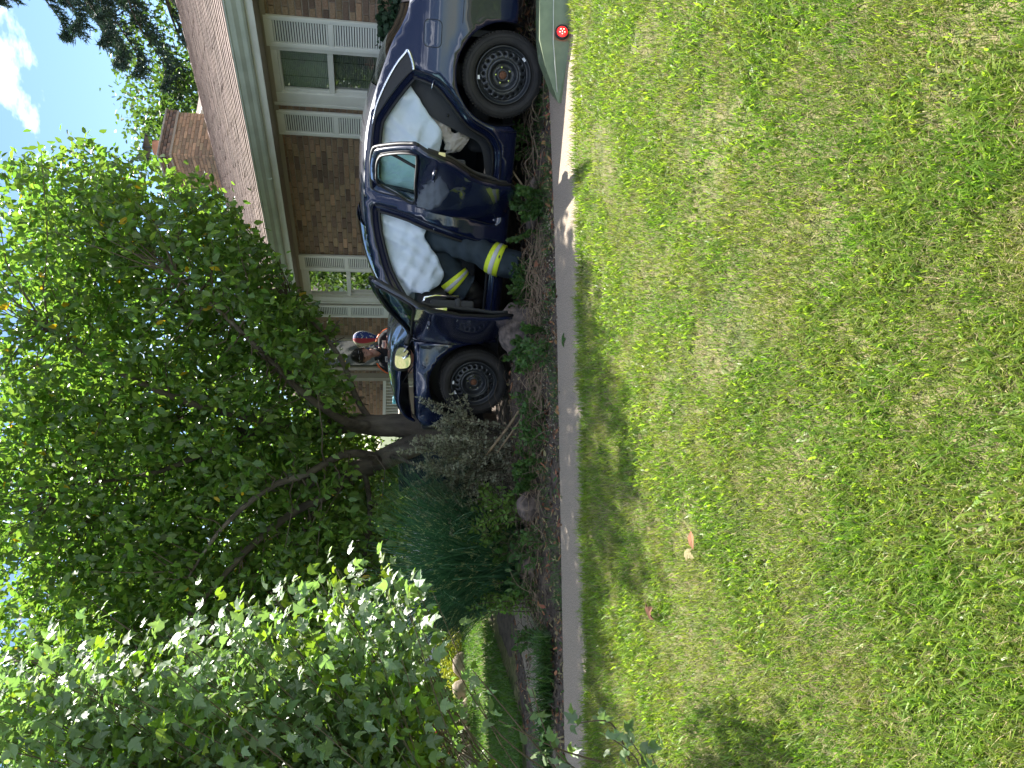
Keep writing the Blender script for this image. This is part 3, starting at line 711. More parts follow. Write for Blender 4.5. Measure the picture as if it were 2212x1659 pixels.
# panel gap of the rear bumper and of the rocker, tail lamp
t = MB(); t.tube([side(x, .655 if x > -.8 else .655) for x in np.linspace(-.33, -1.05, 20)], .003, 6); t.out('bumper_gap', M_seal, car)
t = MB(); t.tube([side(.41, z) for z in np.linspace(.17, .30, 6)], .003, 6); t.out('panel_gap', M_seal, car)
v, f = sheet([(-.53, .885), (-.60, .92), (-.8, .93), (-1.04, .93), (-1.07, .80), (-.8, .80), (-.62, .84)], [], lambda x, z: (x, side(x, z)[1] + .006, z), .05); mk('tail_lamp', v, f, M_redoff, car, True)
# cross shells: lid, rear glass, roof, windscreen
RS = [tuple(p) for p in spline(ROOF, 5)]
def shell(name, x0, x1, crown, mt, drop=0.0):
    P = [p for p in RS if x0 - 1e-6 <= p[0] <= x1 + 1e-6 and p[1] > .87]
    zs_ = np.interp([x0, x1], [p[0] for p in RS if p[1] > .93 or p[0] > 0], [p[1] for p in RS if p[1] > .93 or p[0] > 0])
    P = [(x0, zs_[0])] + P + [(x1, zs_[1])]; V = []; n = 15
    for x, z in P:
        Y = side(x, z)[1] - .004
        for k in range(n):
            u = -1 + 2 * k / (n - 1); V.append((x, Y * u, z - drop + crown * (1 - abs(u) ** 2.6)))
    F = [(i * n + k, (i + 1) * n + k, (i + 1) * n + k + 1, i * n + k + 1) for i in range(len(P) - 1) for k in range(n - 1)]
    return mk(name, V, F, mt, car, True)
shell('trunk_lid', -1.05, -.44, .045, M_paint); shell('rear_glass', -.43, .16, .055, M_carg := M_cglass); shell('roof', .17, 1.28, .05, M_paint); shell('windscreen', 1.29, 2.2, .09, M_cglass)
b = MB(); b.add([(-1.09, y, z) for y in (-.62, .62) for z in (.27, .98)] + [(-1.15, y, z) for y in (-.5, .5) for z in (.35, .9)], [(0, 2, 3, 1), (4, 6, 7, 5)]); b.out('rear_bumper', M_paint, car)
# headliner and floor and bulkheads: dark inside
b = MB(); b.box(-.1, 2.1, -.8, .74, .19, .27); b.out('floor_pan', mat('black_carpet', (.010, .010, .011), 1.0, spec=.05), car)
b = MB(); b.add([(.20, -.57, 1.27), (.20, .57, 1.27), (1.28, .57, 1.30), (1.28, -.57, 1.30)], [(0, 1, 2, 3)]); b.out('headliner', M_trim, car)
b = MB(); b.box(-.45, .16, -.66, .66, .93, .95); b.out('parcel_shelf', M_trim, car)
b = MB(); b.box(-.3, -.25, -.75, .75, .2, .95); b.out('rear_bulkhead', M_trim, car)
b = MB(); b.box(.2, 2.1, -.80, -.74, .2, .95); b.out('far_door_trim', M_trim, car)
# rocker lower skirt underside
b = MB(); b.box(.40, 2.22, -.83, .83, .165, .19); b.out('underbody', M_black, car)
b = MB(); b.box(2.22, 3.1, -.75, .55, .10, .45); b.out('underside_blocker', M_black, car)  # black block added to hide the sunlit ground seen under the nose
# inner wheel housings
for (ax, az, ar) in ((0, .31, .372), (2.63, .36, .40)):
    n = 24; V = []; F = []
    for i in range(n + 1):
        a = R(-20 + 220 * i / n)
        for y in (.86, .45): V.append((ax + ar * math.cos(a), y, az + ar * math.sin(a)))
    c = len(V); V.append((ax, .45, az)); F = [(2 * i, 2 * i + 1, 2 * i + 3, 2 * i + 2) for i in range(n)] + [(2 * i + 1, c, 2 * i + 3) for i in range(n)]
    mk('wheel_housing', V, F, M_black, car, True)

# --- front fender, buckled
def fend(x, z):
    p = list(side(x, z)); k = max(0, x - 2.75)
    p[1] += .03 * mnoise.noise(Vector((x * 6, z * 7, 2))) * min(1, max(0, (x - 2.2) * 1.6)) - .10 * k
    p[2] += .012 * mnoise.noise(Vector((x * 5, z * 4, 7)))
    p[1] -= .012 * math.exp(-((x - 2.5) / .05) ** 2) * (1 if z > .75 else 0)
    return tuple(p)
farch = [(2.63 + .405 * math.cos(a), .36 + .405 * math.sin(a)) for a in np.linspace(R(-5), R(180), 30)]
fo = [(2.228, .905), (2.40, .895), (2.6, .885), (2.8, .875), (3.0, .86), (3.10, .80), (3.13, .66), (3.12, .5), (3.06, .36)] + farch + [(2.228, .34), (2.226, .19), (2.224, .5)]
fo = [(2.228, .905), (2.40, .895), (2.6, .885), (2.8, .875), (3.0, .86), (3.10, .80), (3.13, .66), (3.12, .5), (3.06, .34)] + farch[1:] + [(2.226, .30), (2.228, .6)]
v, f = sheet(fo, [], fend, .035); o = mk('front_fender', v, f, M_paint, car, True); solid(o, .008)
# top return of the fender into the engine bay
V = []; F = []
for i, x in enumerate(np.linspace(2.22, 3.06, 14)):
    p = fend(x, np.interp(x, [2.228, 2.4, 2.6, 2.8, 3.0, 3.1], [.905, .895, .885, .875, .86, .8])); V += [p, (p[0], p[1] - .05, p[2] + .012), (p[0], p[1] - .10, p[2] - .03), (p[0], p[1] - .12, p[2] - .14)]
    if i: 
        for k in range(3): F.append(((i - 1) * 4 + k, (i - 1) * 4 + k + 1, i * 4 + k + 1, i * 4 + k))
mk('fender_gutter', V, F, M_paint, car, True)
# far fender
v, f = sheet(fo, [], lambda x, z: (x, -side(x, z)[1], z), .09); o = mk('far_fender', v, [q[::-1] for q in f], M_paint, car, True); solid(o, .008)
# crumpled hood: folded up into an arch with torn front
HP = [(2.16, .925), (2.24, .965), (2.34, 1.03), (2.45, 1.075), (2.60, 1.095), (2.75, 1.095), (2.88, 1.08), (2.98, 1.035), (3.06, .965), (3.12, .88)]
HP = [tuple(p) for p in spline(HP, 4)]; V = []; F = []; n = 25
for i, (x, z) in enumerate(HP):
    t = i / (len(HP) - 1)
    for k in range(n):
        u = -1 + 2 * k / (n - 1); y = .78 * u * (1 - .10 * t)
        zz = z - .055 * max(0, u) ** 3 * math.sin(math.pi * min(1, t * 1.1)) + .02 * (1 - u * u)
        zz += .022 * mnoise.noise(Vector((x * 4.5, u * 3.5, 1))) * math.sin(math.pi * t)
        xx = x + .03 * mnoise.noise(Vector((t * 3, u * 2, 5))) * t
        if u > .93: zz -= .018
        V.append((xx, y, zz))
    if i:
        for k in range(n - 1): F.append(((i - 1) * n + k, i * n + k, i * n + k + 1, (i - 1) * n + k + 1))
o = mk('crumpled_hood', V, F, M_paint, car, True); solid(o, .018)
# engine bay dark masses under the hood
b = MB(); b.box(2.25, 2.95, -.68, .60, .45, .80); b.out('engine_bay', M_black, car, bevel=.03)
b = MB()
for i in range(9):
    x = 2.35 + .07 * i; b.tube([(x, .62 - .02 * i, .78), (x + .04, .60, .86 - .01 * i), (x + .15, .55, .84)], .012, 6)
b.tube([(2.35, .66, .82), (2.6, .66, .88), (2.85, .62, .87), (3.05, .5, .80)], .014, 6); b.out('engine_hose', M_black, car, True)
b = MB(); b.tube([(2.42, .64, .80), (2.62, .62, .92), (2.78, .60, 1.0)], .006, 6); b.out('hood_prop', M_trim, car, True)
# broken front structure
b = MB(); b.box(2.98, 3.14, -.6, .62, .38, .70); b.box(3.05, 3.2, -.5, .66, .22, .40); b.out('front_crash_bar', M_black, car, bevel=.02)
b = MB(); 
for i in range(7):
    z = .30 + .07 * i; b.box(3.12, 3.16, .35, .74, z, z + .03)
b.out('torn_grille', M_black, car, bevel=.006)
b = MB(); b.box(3.05, 3.18, .45, .78, .62, .80); b.out('broken_headlamp', M_black, car, bevel=.04)
# cowl
b = MB(); b.add([(2.16, -.78, .93), (2.16, .78, .93), (2.30, .76, .90), (2.30, -.76, .90)], [(0, 1, 2, 3)]); b.out('cowl', M_black, car)

# --- doors: meshes built in a frame whose origin is the hinge line, then swung open
def make_door(hole, hx_, ang, name, win, mirror):
    dr_out = sm([(max(p[0], p[0]), p[1]) for p in hole], 5)
    # outer skin reaches 8 mm past the opening and down over the sill
    dr_out = inset(dr_out, -.006)
    dr_out = [(x, z - (.055 if z < .34 else 0)) for x, z in dr_out]
    fn = lambda x, z, d=0.0: (x - hx_, side(x, z)[1] - .87 + d, z)
    wh = sm(win, 5)
    v, f = sheet(dr_out, [wh], fn, .04)
    d = mk(name, v, f, M_paint, car, True); solid(d, .035, -1)
    d.location = (hx_, .87, 0); d.rotation_euler = (0, 0, -R(ang))
    # black window frame lining
    t = MB(); t.tube([fn(x, z, .003) for x, z in wh] + [fn(*wh[0], .003)], .010, 6); t.out('window_seal', M_seal, d, True)
    t = MB(); t.tube([fn(x, z, -.03) for x, z in dr_out] + [fn(*dr_out[0], -.03)], .012, 6); t.out('door_seal', M_seal, d, True)
    v, f = sheet(wh, [], lambda x, z: fn(x, z, -.018), .06); mk('window_glass', v, f, M_cglass, d, True)
    # inner trim
    it = [(x, z) for x, z in inset(dr_out, .035) if z < .93]
    v, f = sheet(it, [], lambda x, z: (x - hx_, side(x, z)[1] - .87 - .055 - .025 * math.sin(min(1, max(0, (z - .3) / .6)) * math.pi), z), .06)
    o = mk('inner_trim', v, [q[::-1] for q in f], M_trim, d, True); solid(o, .02, 1)
    return d, fn
rwin = [(.955, 1.245), (.75, 1.262), (.60, 1.26), (.48, 1.245), (.39, 1.215), (.21, 1.10), (.12, 1.015), (.16, .99), (.55, .978), (.96, .968), (.972, 1.1)]
rd, fn = make_door(REAR_HOLE, 1.10, 57, 'rear_door', rwin, False)
t = MB(); t.tube([fn(.33, z, -.012) for z in np.linspace(.98, 1.17, 6)], .012, 6); t.out('window_divider', M_seal, rd, True)
t = MB(); t.box(.45 - 1.1, .85 - 1.1, -.17, -.08, .66, .70); t.box(.40 - 1.1, .50 - 1.1, -.18, -.08, .62, .74); t.out('armrest', M_trim, rd, bevel=.018)
t = MB(); t.box(.085 - 1.1, .098 - 1.1, -.075, -.03, .80, .90); t.out('latch', M_chrome, rd, bevel=.003)
t = MB(); t.tube([fn(.14, .865, .03), fn(.20, .868, .05), fn(.28, .865, .05), fn(.34, .86, .03)], .013, 8); t.out('handle', M_paint, rd, True)
fwin = [(1.135, 1.225), (1.15, 1.05), (1.185, .985), (1.35, .972), (1.9, .955), (2.06, .94), (1.93, 1.0), (1.753, 1.095), (1.586, 1.165), (1.335, 1.232), (1.19, 1.25)]
fdr, fn = make_door(FRONT_HOLE, 2.22, 56, 'front_door', fwin, True)
t = MB(); t.box(1.32 - 2.22, 1.85 - 2.22, -.165, -.08, .60, .65); t.box(1.33 - 2.22, 1.40 - 2.22, -.15, -.08, .50, .84); t.out('armrest', M_trim, fdr, bevel=.02)
t = MB(); t.tube([(1.34 - 2.22, -.10, .90), (1.34 - 2.22, -.16, .88), (1.34 - 2.22, -.18, .80), (1.36 - 2.22, -.18, .62)], .011, 8); t.out('grab_handle', M_chrome, fdr, True)
t = MB(); t.box(1.235 - 2.22, 1.25 - 2.22, -.07, -.03, .72, .84); t.out('latch', M_chrome, fdr, bevel=.003)
t = MB(); t.tube([fn(1.30, .845, .03), fn(1.36, .848, .05), fn(1.46, .845, .05), fn(1.52, .84, .03)], .013, 8); t.out('handle', M_paint, fdr, True)
# door mirror: pod, glass looking back
mrr = MB(); prof = [(0.0, .0), (.5, .0), (.86, .012), (1.0, .035), (.97, .07), (.72, .115), (.3, .135), (0, .137)]
n = 28; base = len(mrr.v)
def mshape(a):
    c, s_ = math.cos(a), math.sin(a); return (.105 * (abs(c) ** .75) * (1 if c > 0 else -1) * (1 + .10 * s_), .078 * (abs(s_) ** .8) * (1 if s_ > 0 else -1) * (1 + .18 * c))
for i in range(n):
    p = mshape(2 * math.pi * i / n)
    for r, h in prof: mrr.v.append((h, p[0] * r, p[1] * r))
K = len(prof)
for i in range(n):
    j = (i + 1) % n
    for k in range(K - 1): mrr.f.append((base + i * K + k, base + i * K + k + 1, base + j * K + k + 1, base + j * K + k)); mrr.m.append(0)
mo = mrr.out('side_mirror', M_black, fdr, True); mo.location = (-.16, .185, 1.015); mo.rotation_euler = (0, R(-5), R(0))
P = [mshape(2 * math.pi * i / 32) for i in range(32)]
mk('mirror_glass', [(-.004, y * .86, z * .84) for y, z in P], [tuple(range(32))], M_mirror, mo)
t = MB(); t.tube([(-.14, .06, .985), (-.13, .01, .965), (-.12, -.02, .95)], [.028, .024, .03], 10); t.out('mirror_arm', M_black, fdr, True)

# --- wheels
def wheel(name, loc, steer, weights):
    w = empty(name); w.parent = car; w.location = loc; w.rotation_euler = (0, 0, R(steer))
    tp = [(.205, -.06), (.225, -.005), (.26, .010), (.290, .004), (.306, -.012), (.315, -.035), (.317, -.10), (.315, -.165), (.305, -.185), (.27, -.20), (.205, -.16)]
    t = MB(); t.lathe(tp, 64); t.out('tyre', M_rubber, w, True)
    t = MB()
    for r, h in ((.232, .0015), (.272, .0095), (.296, .0015)): t.lathe([(r - .002, h), (r, h + .0025), (r + .002, h)], 64)
    for i in range(72):
        a = 2 * math.pi * i / 72; M = Matrix.Rotation(a, 4, 'Y')
        t.box(.300, .3175, -.036, -.016, -.0045, .0045, 0, M)
    t.out('tread_block', M_rubber, w)
    # rim dish, with the ring of real holes
    t = MB(); t.lathe([(.212, .008), (.207, .012), (.203, .006), (.196, -.018), (.190, -.026), (.184, -.028)], 48); t.lathe([(.122, -.006), (.114, .004), (.104, .0), (.098, -.014), (.090, -.045), (.070, -.052), (.052, -.045), (.046, -.034), (.030, -.032), (.028, -.040)], 48)
    rim = t.out('rim', M_rim, w, True)
    ring_o = [(.184 * math.cos(a), .184 * math.sin(a)) for a in np.linspace(0, 2 * math.pi, 60, endpoint=False)]
    ring_i = [(.122 * math.cos(a), .122 * math.sin(a)) for a in np.linspace(0, 2 * math.pi, 48, endpoint=False)]
    holes = [ring_i] + [[(.157 * math.cos(b0) + .0125 * math.cos(a), .157 * math.sin(b0) + .0135 * math.sin(a)) for a in np.linspace(0, 2 * math.pi, 10, endpoint=False)] for b0 in np.linspace(0, 2 * math.pi, 20, endpoint=False)]
    v, f = sheet(ring_o, holes, lambda x, z: (x, -.028 + .022 * (1 - min(1, max(0, (math.hypot(x, z) - .122) / .062)) ** 1.5), z), .02)
    o = mk('rim_disc', v, f, M_rim, rim, True); solid(o, .006)
    t = MB(); t.lathe([(.20, -.09), (.02, -.09)], 32); t.out('brake_drum', M_black, w, True)
    t = MB(); t.lathe([(.031, -.036), (.026, -.026), (.010, -.024), (.0, -.024)], 20); t.out('hub_centre', M_rust, rim, True)
    for i in range(5):
        a = R(72 * i + 20 + steer * 2); t = MB(); t.lathe([(.0095, -.045), (.0095, -.026), (.006, -.022), (0, -.022)], 8, c=(.058 * math.cos(a), 0, .058 * math.sin(a))); t.out('wheel_bolt', M_chrome, rim)
    for a in weights:
        q = MB(); q.box(.186, .205, -.016, .006, -.014, .014, 0, Matrix.Rotation(R(a), 4, 'Y')); q.out('balance_weight', M_white2, rim)
    return w
wheel('rear_wheel', (0.0, .845, .312), 0, (-82, 130))
wheel('front_wheel', (2.63, .855, .345), 7, (-62, -92))
for (x, s_) in ((0, -1), (2.63, -1)):
    w = empty('wheel'); w.parent = car; w.location = (x, s_ * .84, .315); w.rotation_euler = (0, 0, math.pi); t = MB(); t.lathe([(.205, -.06), (.225, -.005), (.29, .004), (.315, -.035), (.315, -.165), (.27, -.2), (.0, -.16)], 32); t.out('tyre', M_rubber, w, True)
# --- seats, wheel, dashboard
def seat(name, x, y, z):
    s = MB(); s.box(x - .02, x + .50, y - .25, y + .25, z, z + .16); s.box(x - .30, x + .02, y - .25, y + .25, z + .10, z + .16)
    o = s.out(name, M_seat, car, bevel=.05)
    bk = MB(); M = Matrix.Translation((x - .02, y, z + .12)) @ Matrix.Rotation(R(-18), 4, 'Y'); bk.box(-.07, .07, -.24, .24, 0, .60, 0, M); bk.out('backrest', M_seat, o, bevel=.05)
    hr = MB(); M = M @ Matrix.Translation((0, 0, .64)); hr.box(-.05, .05, -.13, .13, 0, .17, 0, M); hr.out('headrest', M_seat, o, bevel=.04)
seat('driver_seat', 1.22, .38, .38); seat('passenger_seat', 1.22, -.38, .38)
s = MB(); s.box(.10, .62, -.64, .64, .36, .52); M = Matrix.Translation((.10, 0, .46)) @ Matrix.Rotation(R(-22), 4, 'Y'); s.box(-.08, .07, -.64, .64, 0, .60, 0, M); s.out('rear_bench', M_seat, car, bevel=.05)
s = MB(); s.box(1.80, 2.16, -.74, .72, .62, .90); s.out('dashboard', M_trim, car, bevel=.06)
s = MB(); s.tube([(1.66 - .05 * math.sin(a), .38 + .18 * math.cos(a), .88 + .17 * math.sin(a)) for a in np.linspace(0, 2 * math.pi, 25)], .016, 8, cap=False); s.tube([(1.67, .20, .88), (1.69, .38, .86), (1.67, .56, .88)], .02, 8); s.tube([(1.69, .38, .86), (1.85, .38, .78)], .035, 8); s.out('steering_wheel', M_black, car, True)
s = MB(); s.ball((1.66, .34, 1.0), (.05, .15, .13), 14); s.out('steering_airbag', M_bag, car, True)
# rear side trim along the wheel arch, seen through the door
v, f = sheet(sm([(.10, .98), (.16, 1.03), (.345, .86), (.47, .58), (.56, .43), (.88, .35), (.88, .28), (.62, .28), (.42, .39), (.35, .52), (.19, .677), (.08, .82)], 4), [], lambda x, z: (x, side(x, z)[1] - .15, z), .05); mk('side_trim', v, f, M_trim, car, True)
# curtain airbags
def wavy(x, z): return .05 * mnoise.noise(Vector((x * 4.2, z * 3.2, 6))) - .06 * abs(mnoise.noise(Vector((x * 7 + z * 4, z * 2.5, 8)))) ** .7 - .045 * abs(mnoise.noise(Vector((x * 5 - z * 9, z * 3, 2)))) ** .7
v, f = sheet(sm([(.12, 1.06), (.167, 1.00), (.344, .86), (.461, .755), (.58, .762), (.70, .785), (.80, .80), (.93, .84), (.97, 1.0), (.97, 1.27), (.9, 1.315), (.606, 1.315), (.45, 1.295), (.296, 1.20)], 5), [], lambda x, z: (x, side(x, z)[1] - .075 + wavy(x, z) * 1.0 - .02 * (1.3 - z), z), .022); o = mk('curtain_airbag', v, f, M_bag, car, True); solid(o, .012)
v, f = sheet(sm([(1.08, 1.28), (1.12, 1.02), (1.18, .87), (1.235, .835), (1.30, .86), (1.345, .845), (1.413, .795), (1.50, .73), (1.594, .69), (1.656, .675), (1.735, .73), (1.781, .82), (1.83, .93), (1.87, 1.0), (1.90, 1.06), (1.75, 1.16), (1.586, 1.235), (1.335, 1.305), (1.15, 1.32)], 5), [], lambda x, z: (x, side(x, z)[1] - .065 + 1.25 * wavy(x, z + 3) - .02 * math.sin(x * 6) - .03 * (1.3 - z), z), .022); o = mk('curtain_airbag', v, f, M_bag, car, True); solid(o, .012)
v, f = sheet(sm([(1.74, 1.12), (1.80, .95), (1.86, .80), (1.92, .78), (1.99, .86), (2.05, .93), (1.98, 1.02), (1.86, 1.10)], 5), [], lambda x, z: (x, .56 + 1.5 * wavy(x, z + 9), z), .03); mk('dash_airbag', v, f, M_cream, car, True)
# deflated seat airbag, puckered
V = []; F = []; path_ = spline([(.335, .69, .86), (.40, .68, .80), (.45, .70, .73), (.505, .71, .69), (.54, .70, .62), (.56, .69, .55)], 9)
wd_ = spline([(.02,), (.045,), (.06,), (.04,), (.085,), (.055,)], 9); n = 30
for i, p in enumerate(path_):
    for k in range(n):
        a = 2 * math.pi * k / n; r = wd_[i][0] * (1 + .45 * mnoise.noise(Vector((i * .35, math.cos(a) * 2.6, math.sin(a) * 2.6))) - .35 * abs(mnoise.noise(Vector((i * .6, math.cos(a) * 4, math.sin(a) * 4))))); V.append((p[0] + r * math.cos(a), p[1] + .5 * r * math.sin(a), p[2] + r * .7 * math.cos(a) + .2 * r))
    if i:
        for k in range(n): F.append(((i - 1) * n + k, (i - 1) * n + (k + 1) % n, i * n + (k + 1) % n, i * n + k))
F.append(tuple(range(n))[::-1]); F.append(tuple((len(path_) - 1) * n + k for k in range(n)))
mk('seat_airbag', V, F, M_cream, car, True)
# stickers and striker on the pillars
q = MB(); q.box(1.235, 1.265, .775, .777, .495, .54); o = q.out('yellow_sticker', M_yellow, car); o.location = (0, .055, 0)
q = MB(); q.box(1.175, 1.205, .81, .812, .50, .56); q.out('tyre_label', M_white2, car)
q = MB(); q.tube([(.10, .80, .85), (.10, .85, .85), (.14, .85, .86), (.14, .80, .86)], .005, 6); q.out('door_striker', M_chrome, car, True)
q = MB(); q.tube([(1.20, .79, .78), (1.20, .84, .78), (1.235, .84, .79), (1.235, .79, .79)], .005, 6); q.out('door_striker', M_chrome, car, True)
for (x, z) in ((1.22, .60), (.33, .72)):
    q = MB(); q.lathe([(.014, 0), (.010, .012), (.0, .012)], 12, c=(x, .80, z)); q.out('rubber_stop', M_seal, car, True)
# ------------------------------------------------------------------ tow truck deck tail in front of the rear wheel
dk = empty('tow_truck_deck', loc=(1.97, 5.06, 0), label='olive steel tail of a tow truck deck with round red marker lamp', cat='tow truck')
def dkw(p): return (p[0] - 1.97, p[1] - 5.06, p[2])
A = (1.97, 5.03); B = (2.40, 4.80); Cc = (4.6, 4.74)
V = [dkw(p) for p in [(1.97, 5.05, .0), (2.30, 4.83, -.01), (4.7, 4.70, -.01), (1.97, 5.05, .022), (2.17, 4.955, .135), (2.32, 4.87, .195), (4.7, 4.76, .225),
                      (2.15, 5.30, 0), (4.7, 5.30, 0), (2.15, 5.30, .03), (2.33, 5.25, .12), (2.45, 5.2, .15), (4.7, 5.2, .16)]]
F = [(0, 1, 5, 4, 3), (1, 2, 6, 5), (3, 4, 10, 9), (4, 5, 11, 10), (5, 6, 12, 11), (0, 3, 9, 7), (8, 12, 6, 2), (7, 9, 10, 11, 12, 8), (0, 7, 8, 2, 1)]
mk('side_plate', V, F, M_deck, dk)
b = MB(); b.tube([dkw(p) for p in [(2.02, 4.99, .045), (2.30, 4.842, .108), (4.7, 4.724, .118)]], .0035, 6); b.out('weld_bead', mat('bare_edge', (.5, .52, .46), .4), dk, True)
LP = Vector(dkw((2.352, 4.812, .055))); nrm = Vector((-.03, -1, .12)).normalized()
Ml = Matrix.Translation(LP) @ nrm.to_track_quat('Y', 'Z').to_matrix().to_4x4()
b = MB(); b.lathe([(.048, -.01), (.048, .010), (.040, .016), (.036, .010)], 28); o = b.out('lamp_ring', M_black, dk, True); o.matrix_local = Ml
b = MB(); b.lathe([(.037, .006), (.030, .013), (.015, .017), (0, .018)], 28); o2 = b.out('red_lamp', M_red, dk, True); o2.matrix_local = Ml
for i in range(6):
    a = 2 * math.pi * i / 5; r = .017 if i < 5 else 0; b = MB(); b.ball((r * math.cos(a), .018, r * math.sin(a)), .0032, 6); o = b.out('led', mat('led', (1, .6, .4), .3, emit=(1, .5, .35, 2)) if i == 0 else MATS['led'], o2, True)

# ------------------------------------------------------------------ people
def cw(x, y, z): return CM @ Vector((x, y, z))
fp = empty('person', loc=tuple(cw(1.4, .6, 0)), label='firefighter in navy bunker trousers half inside the car, hidden behind the airbag', cat='person')
fo_ = fp.location.copy()
def L_(x, y, z): return cw(x, y, z) - fo_
V = [L_(1.36, .42, .86), L_(1.50, .20, 1.0), L_(1.62, .05, 1.04), L_(1.67, .02, 1.09), L_(1.70, .0, 1.12), L_(1.72, -.02, 1.14),
     L_(1.325, .60, .74), L_(1.385, .80, .43), L_(1.445, .93, .20), L_(1.475, .965, .04), L_(1.45, 1.03, -.01),
     L_(1.50, .50, .72), L_(1.66, .56, .60), L_(1.76, .58, .50), L_(1.84, .60, .40), L_(1.90, .60, .32),
     L_(1.60, .30, 1.05), L_(1.75, .35, .92), L_(1.85, .40, .82), L_(1.62, -.15, 1.08), L_(1.8, -.25, .95), L_(1.9, -.25, .85)]
E_ = [(0, 1), (1, 2), (2, 3), (3, 4), (4, 5), (0, 6), (6, 7), (7, 8), (8, 9), (9, 10), (0, 11), (11, 12), (12, 13), (13, 14), (14, 15), (2, 16), (16, 17), (17, 18), (2, 19), (19, 20), (20, 21)]
rd_ = [.17, .17, .15, .06, .10, .07, .115, .105, .105, .085, .06, .12, .12, .11, .09, .06, .075, .06, .04, .075, .06, .04]
skin('body', V, E_, rd_, M_pants, fp)
# trouser folds: a looser outer leg
def leg_sleeve(pts, rads, name, mt, n=28, seed=0, amp=.075):
    P = [Vector(p) for p in spline([tuple(q) for q in pts], 9)]; Rr = [float(q[0]) for q in spline([(r,) for r in rads], 9)]; V = []; F = []; ref = Vector((0, 1, 0))
    for i, p in enumerate(P):
        t = (P[min(i + 1, len(P) - 1)] - P[max(i - 1, 0)]).normalized(); ref = (ref - t * ref.dot(t)).normalized(); bb = t.cross(ref)
        for k in range(n):
            a = 2 * math.pi * k / n
            r = Rr[i] * (1 + amp * mnoise.noise(Vector((i * .22 + seed, math.cos(a) * 1.6, math.sin(a) * 1.6))) * 2 + amp * .8 * math.sin(i * .9 + 2 * math.sin(a + seed)) * abs(math.sin(a * .5 + seed)))
            V.append(p + (ref * math.cos(a) + bb * math.sin(a)) * r)
        if i:
            for k in range(n): F.append(((i - 1) * n + k, (i - 1) * n + (k + 1) % n, i * n + (k + 1) % n, i * n + k))
    return V, F, P, Rr
pl = [L_(1.30, .52, .88), L_(1.325, .60, .74), L_(1.36, .72, .55), L_(1.395, .82, .40), L_(1.44, .91, .24), L_(1.475, .96, .07)]
V, F, P, Rr = leg_sleeve(pl, [.13, .135, .125, .118, .122, .128], 'a', M_pants)
tr1 = mk('trouser_leg', V, F, M_pants, fp, True)
def band(P, Rr, i0, i1, name, mt, grow, par, n=28):
    V = []; F = []; ref = Vector((0, 1, 0))
    for j, i in enumerate(np.linspace(i0, i1, 4)):
        ii = int(i); fr = i - ii; p = P[ii].lerp(P[min(ii + 1, len(P) - 1)], fr); t = (P[min(ii + 1, len(P) - 1)] - P[max(ii - 1, 0)]).normalized(); r_ = (ref - t * ref.dot(t)).normalized(); bb = t.cross(r_)
        for k in range(n): a = 2 * math.pi * k / n; V.append(p + (r_ * math.cos(a) + bb * math.sin(a)) * (Rr[ii] + grow))
        if j:
            for k in range(n): F.append(((j - 1) * n + k, (j - 1) * n + (k + 1) % n, j * n + (k + 1) % n, j * n + k))
    o = mk(name, V, F, mt, par, True); solid(o, .004, 1); return o
N = len(P) - 1
band(P, Rr, N * .735, N * .84, 'lime_stripe', M_hi, .013, tr1); band(P, Rr, N * .772, N * .803, 'silver_stripe', M_silver, .017, tr1)
pl2 = [L_(1.46, .46, .76), L_(1.56, .54, .68), L_(1.67, .60, .60), L_(1.75, .63, .52), L_(1.79, .64, .44)]
V, F, P, Rr = leg_sleeve(pl2, [.13, .135, .13, .12, .12], 'b', M_pants, seed=4); tr2 = mk('trouser_leg', V, F, M_pants, fp, True)
N = len(P) - 1; band(P, Rr, N * .58, N * .76, 'lime_stripe', M_hi, .008, tr2); band(P, Rr, N * .64, N * .70, 'silver_stripe', M_silver, .011, tr2)
def boot(pts, rads, name):
    V, F, P, Rr = leg_sleeve(pts, rads, name, M_boot, n=20, seed=2, amp=.03); F.append(tuple(range((len(P) - 1) * 20, len(P) * 20))); return mk('boot', V, F, M_boot, fp, True)
boot([L_(1.470, .955, .12), L_(1.482, .975, .045), L_(1.475, .99, -.02), L_(1.45, 1.04, -.05), L_(1.43, 1.10, -.055)], [.095, .09, .085, .07, .045], 'b1')
boot([L_(1.76, .63, .50), L_(1.80, .64, .42), L_(1.85, .64, .37), L_(1.91, .64, .34), L_(1.95, .63, .31)], [.09, .095, .085, .07, .04], 'b2')
b = MB(); b.box(-.03, .03, -.03, .03, -.05, .05); o = b.out('radio', M_black, fp, bevel=.01); o.location = L_(1.20, .62, .80)
b = MB(); b.ball((0, 0, 0), (.14, .14, .12), 16); o = b.out('helmet', M_black, fp, True); o.location = L_(1.70, -.01, 1.13)

# worker leaning over the engine bay on the far side
wk = empty('person', loc=(.37, 9.15, 0), label='dark haired worker in black shirt with orange shoulder trim looking down over the hood', cat='person')
def W_(x, y, z): return Vector((x - .37, y - 9.15, z))
V = [W_(.37, 9.22, .86), W_(.38, 9.12, 1.02), W_(.385, 8.99, 1.17), W_(.38, 8.94, 1.24), W_(.36, 8.90, 1.33), W_(.345, 8.88, 1.38),
     W_(.55, 8.97, 1.21), W_(.63, 8.87, 1.03), W_(.56, 8.72, .92), W_(.52, 8.66, .90),
     W_(.22, 8.95, 1.20), W_(.15, 8.86, 1.03), W_(.165, 8.74, .93), W_(.17, 8.70, .915),
     W_(.46, 9.24, .78), W_(.48, 9.20, .44), W_(.48, 9.28, .08), W_(.48, 9.16, .04), W_(.28, 9.24, .78), W_(.26, 9.20, .44), W_(.26, 9.28, .08), W_(.26, 9.16, .04)]
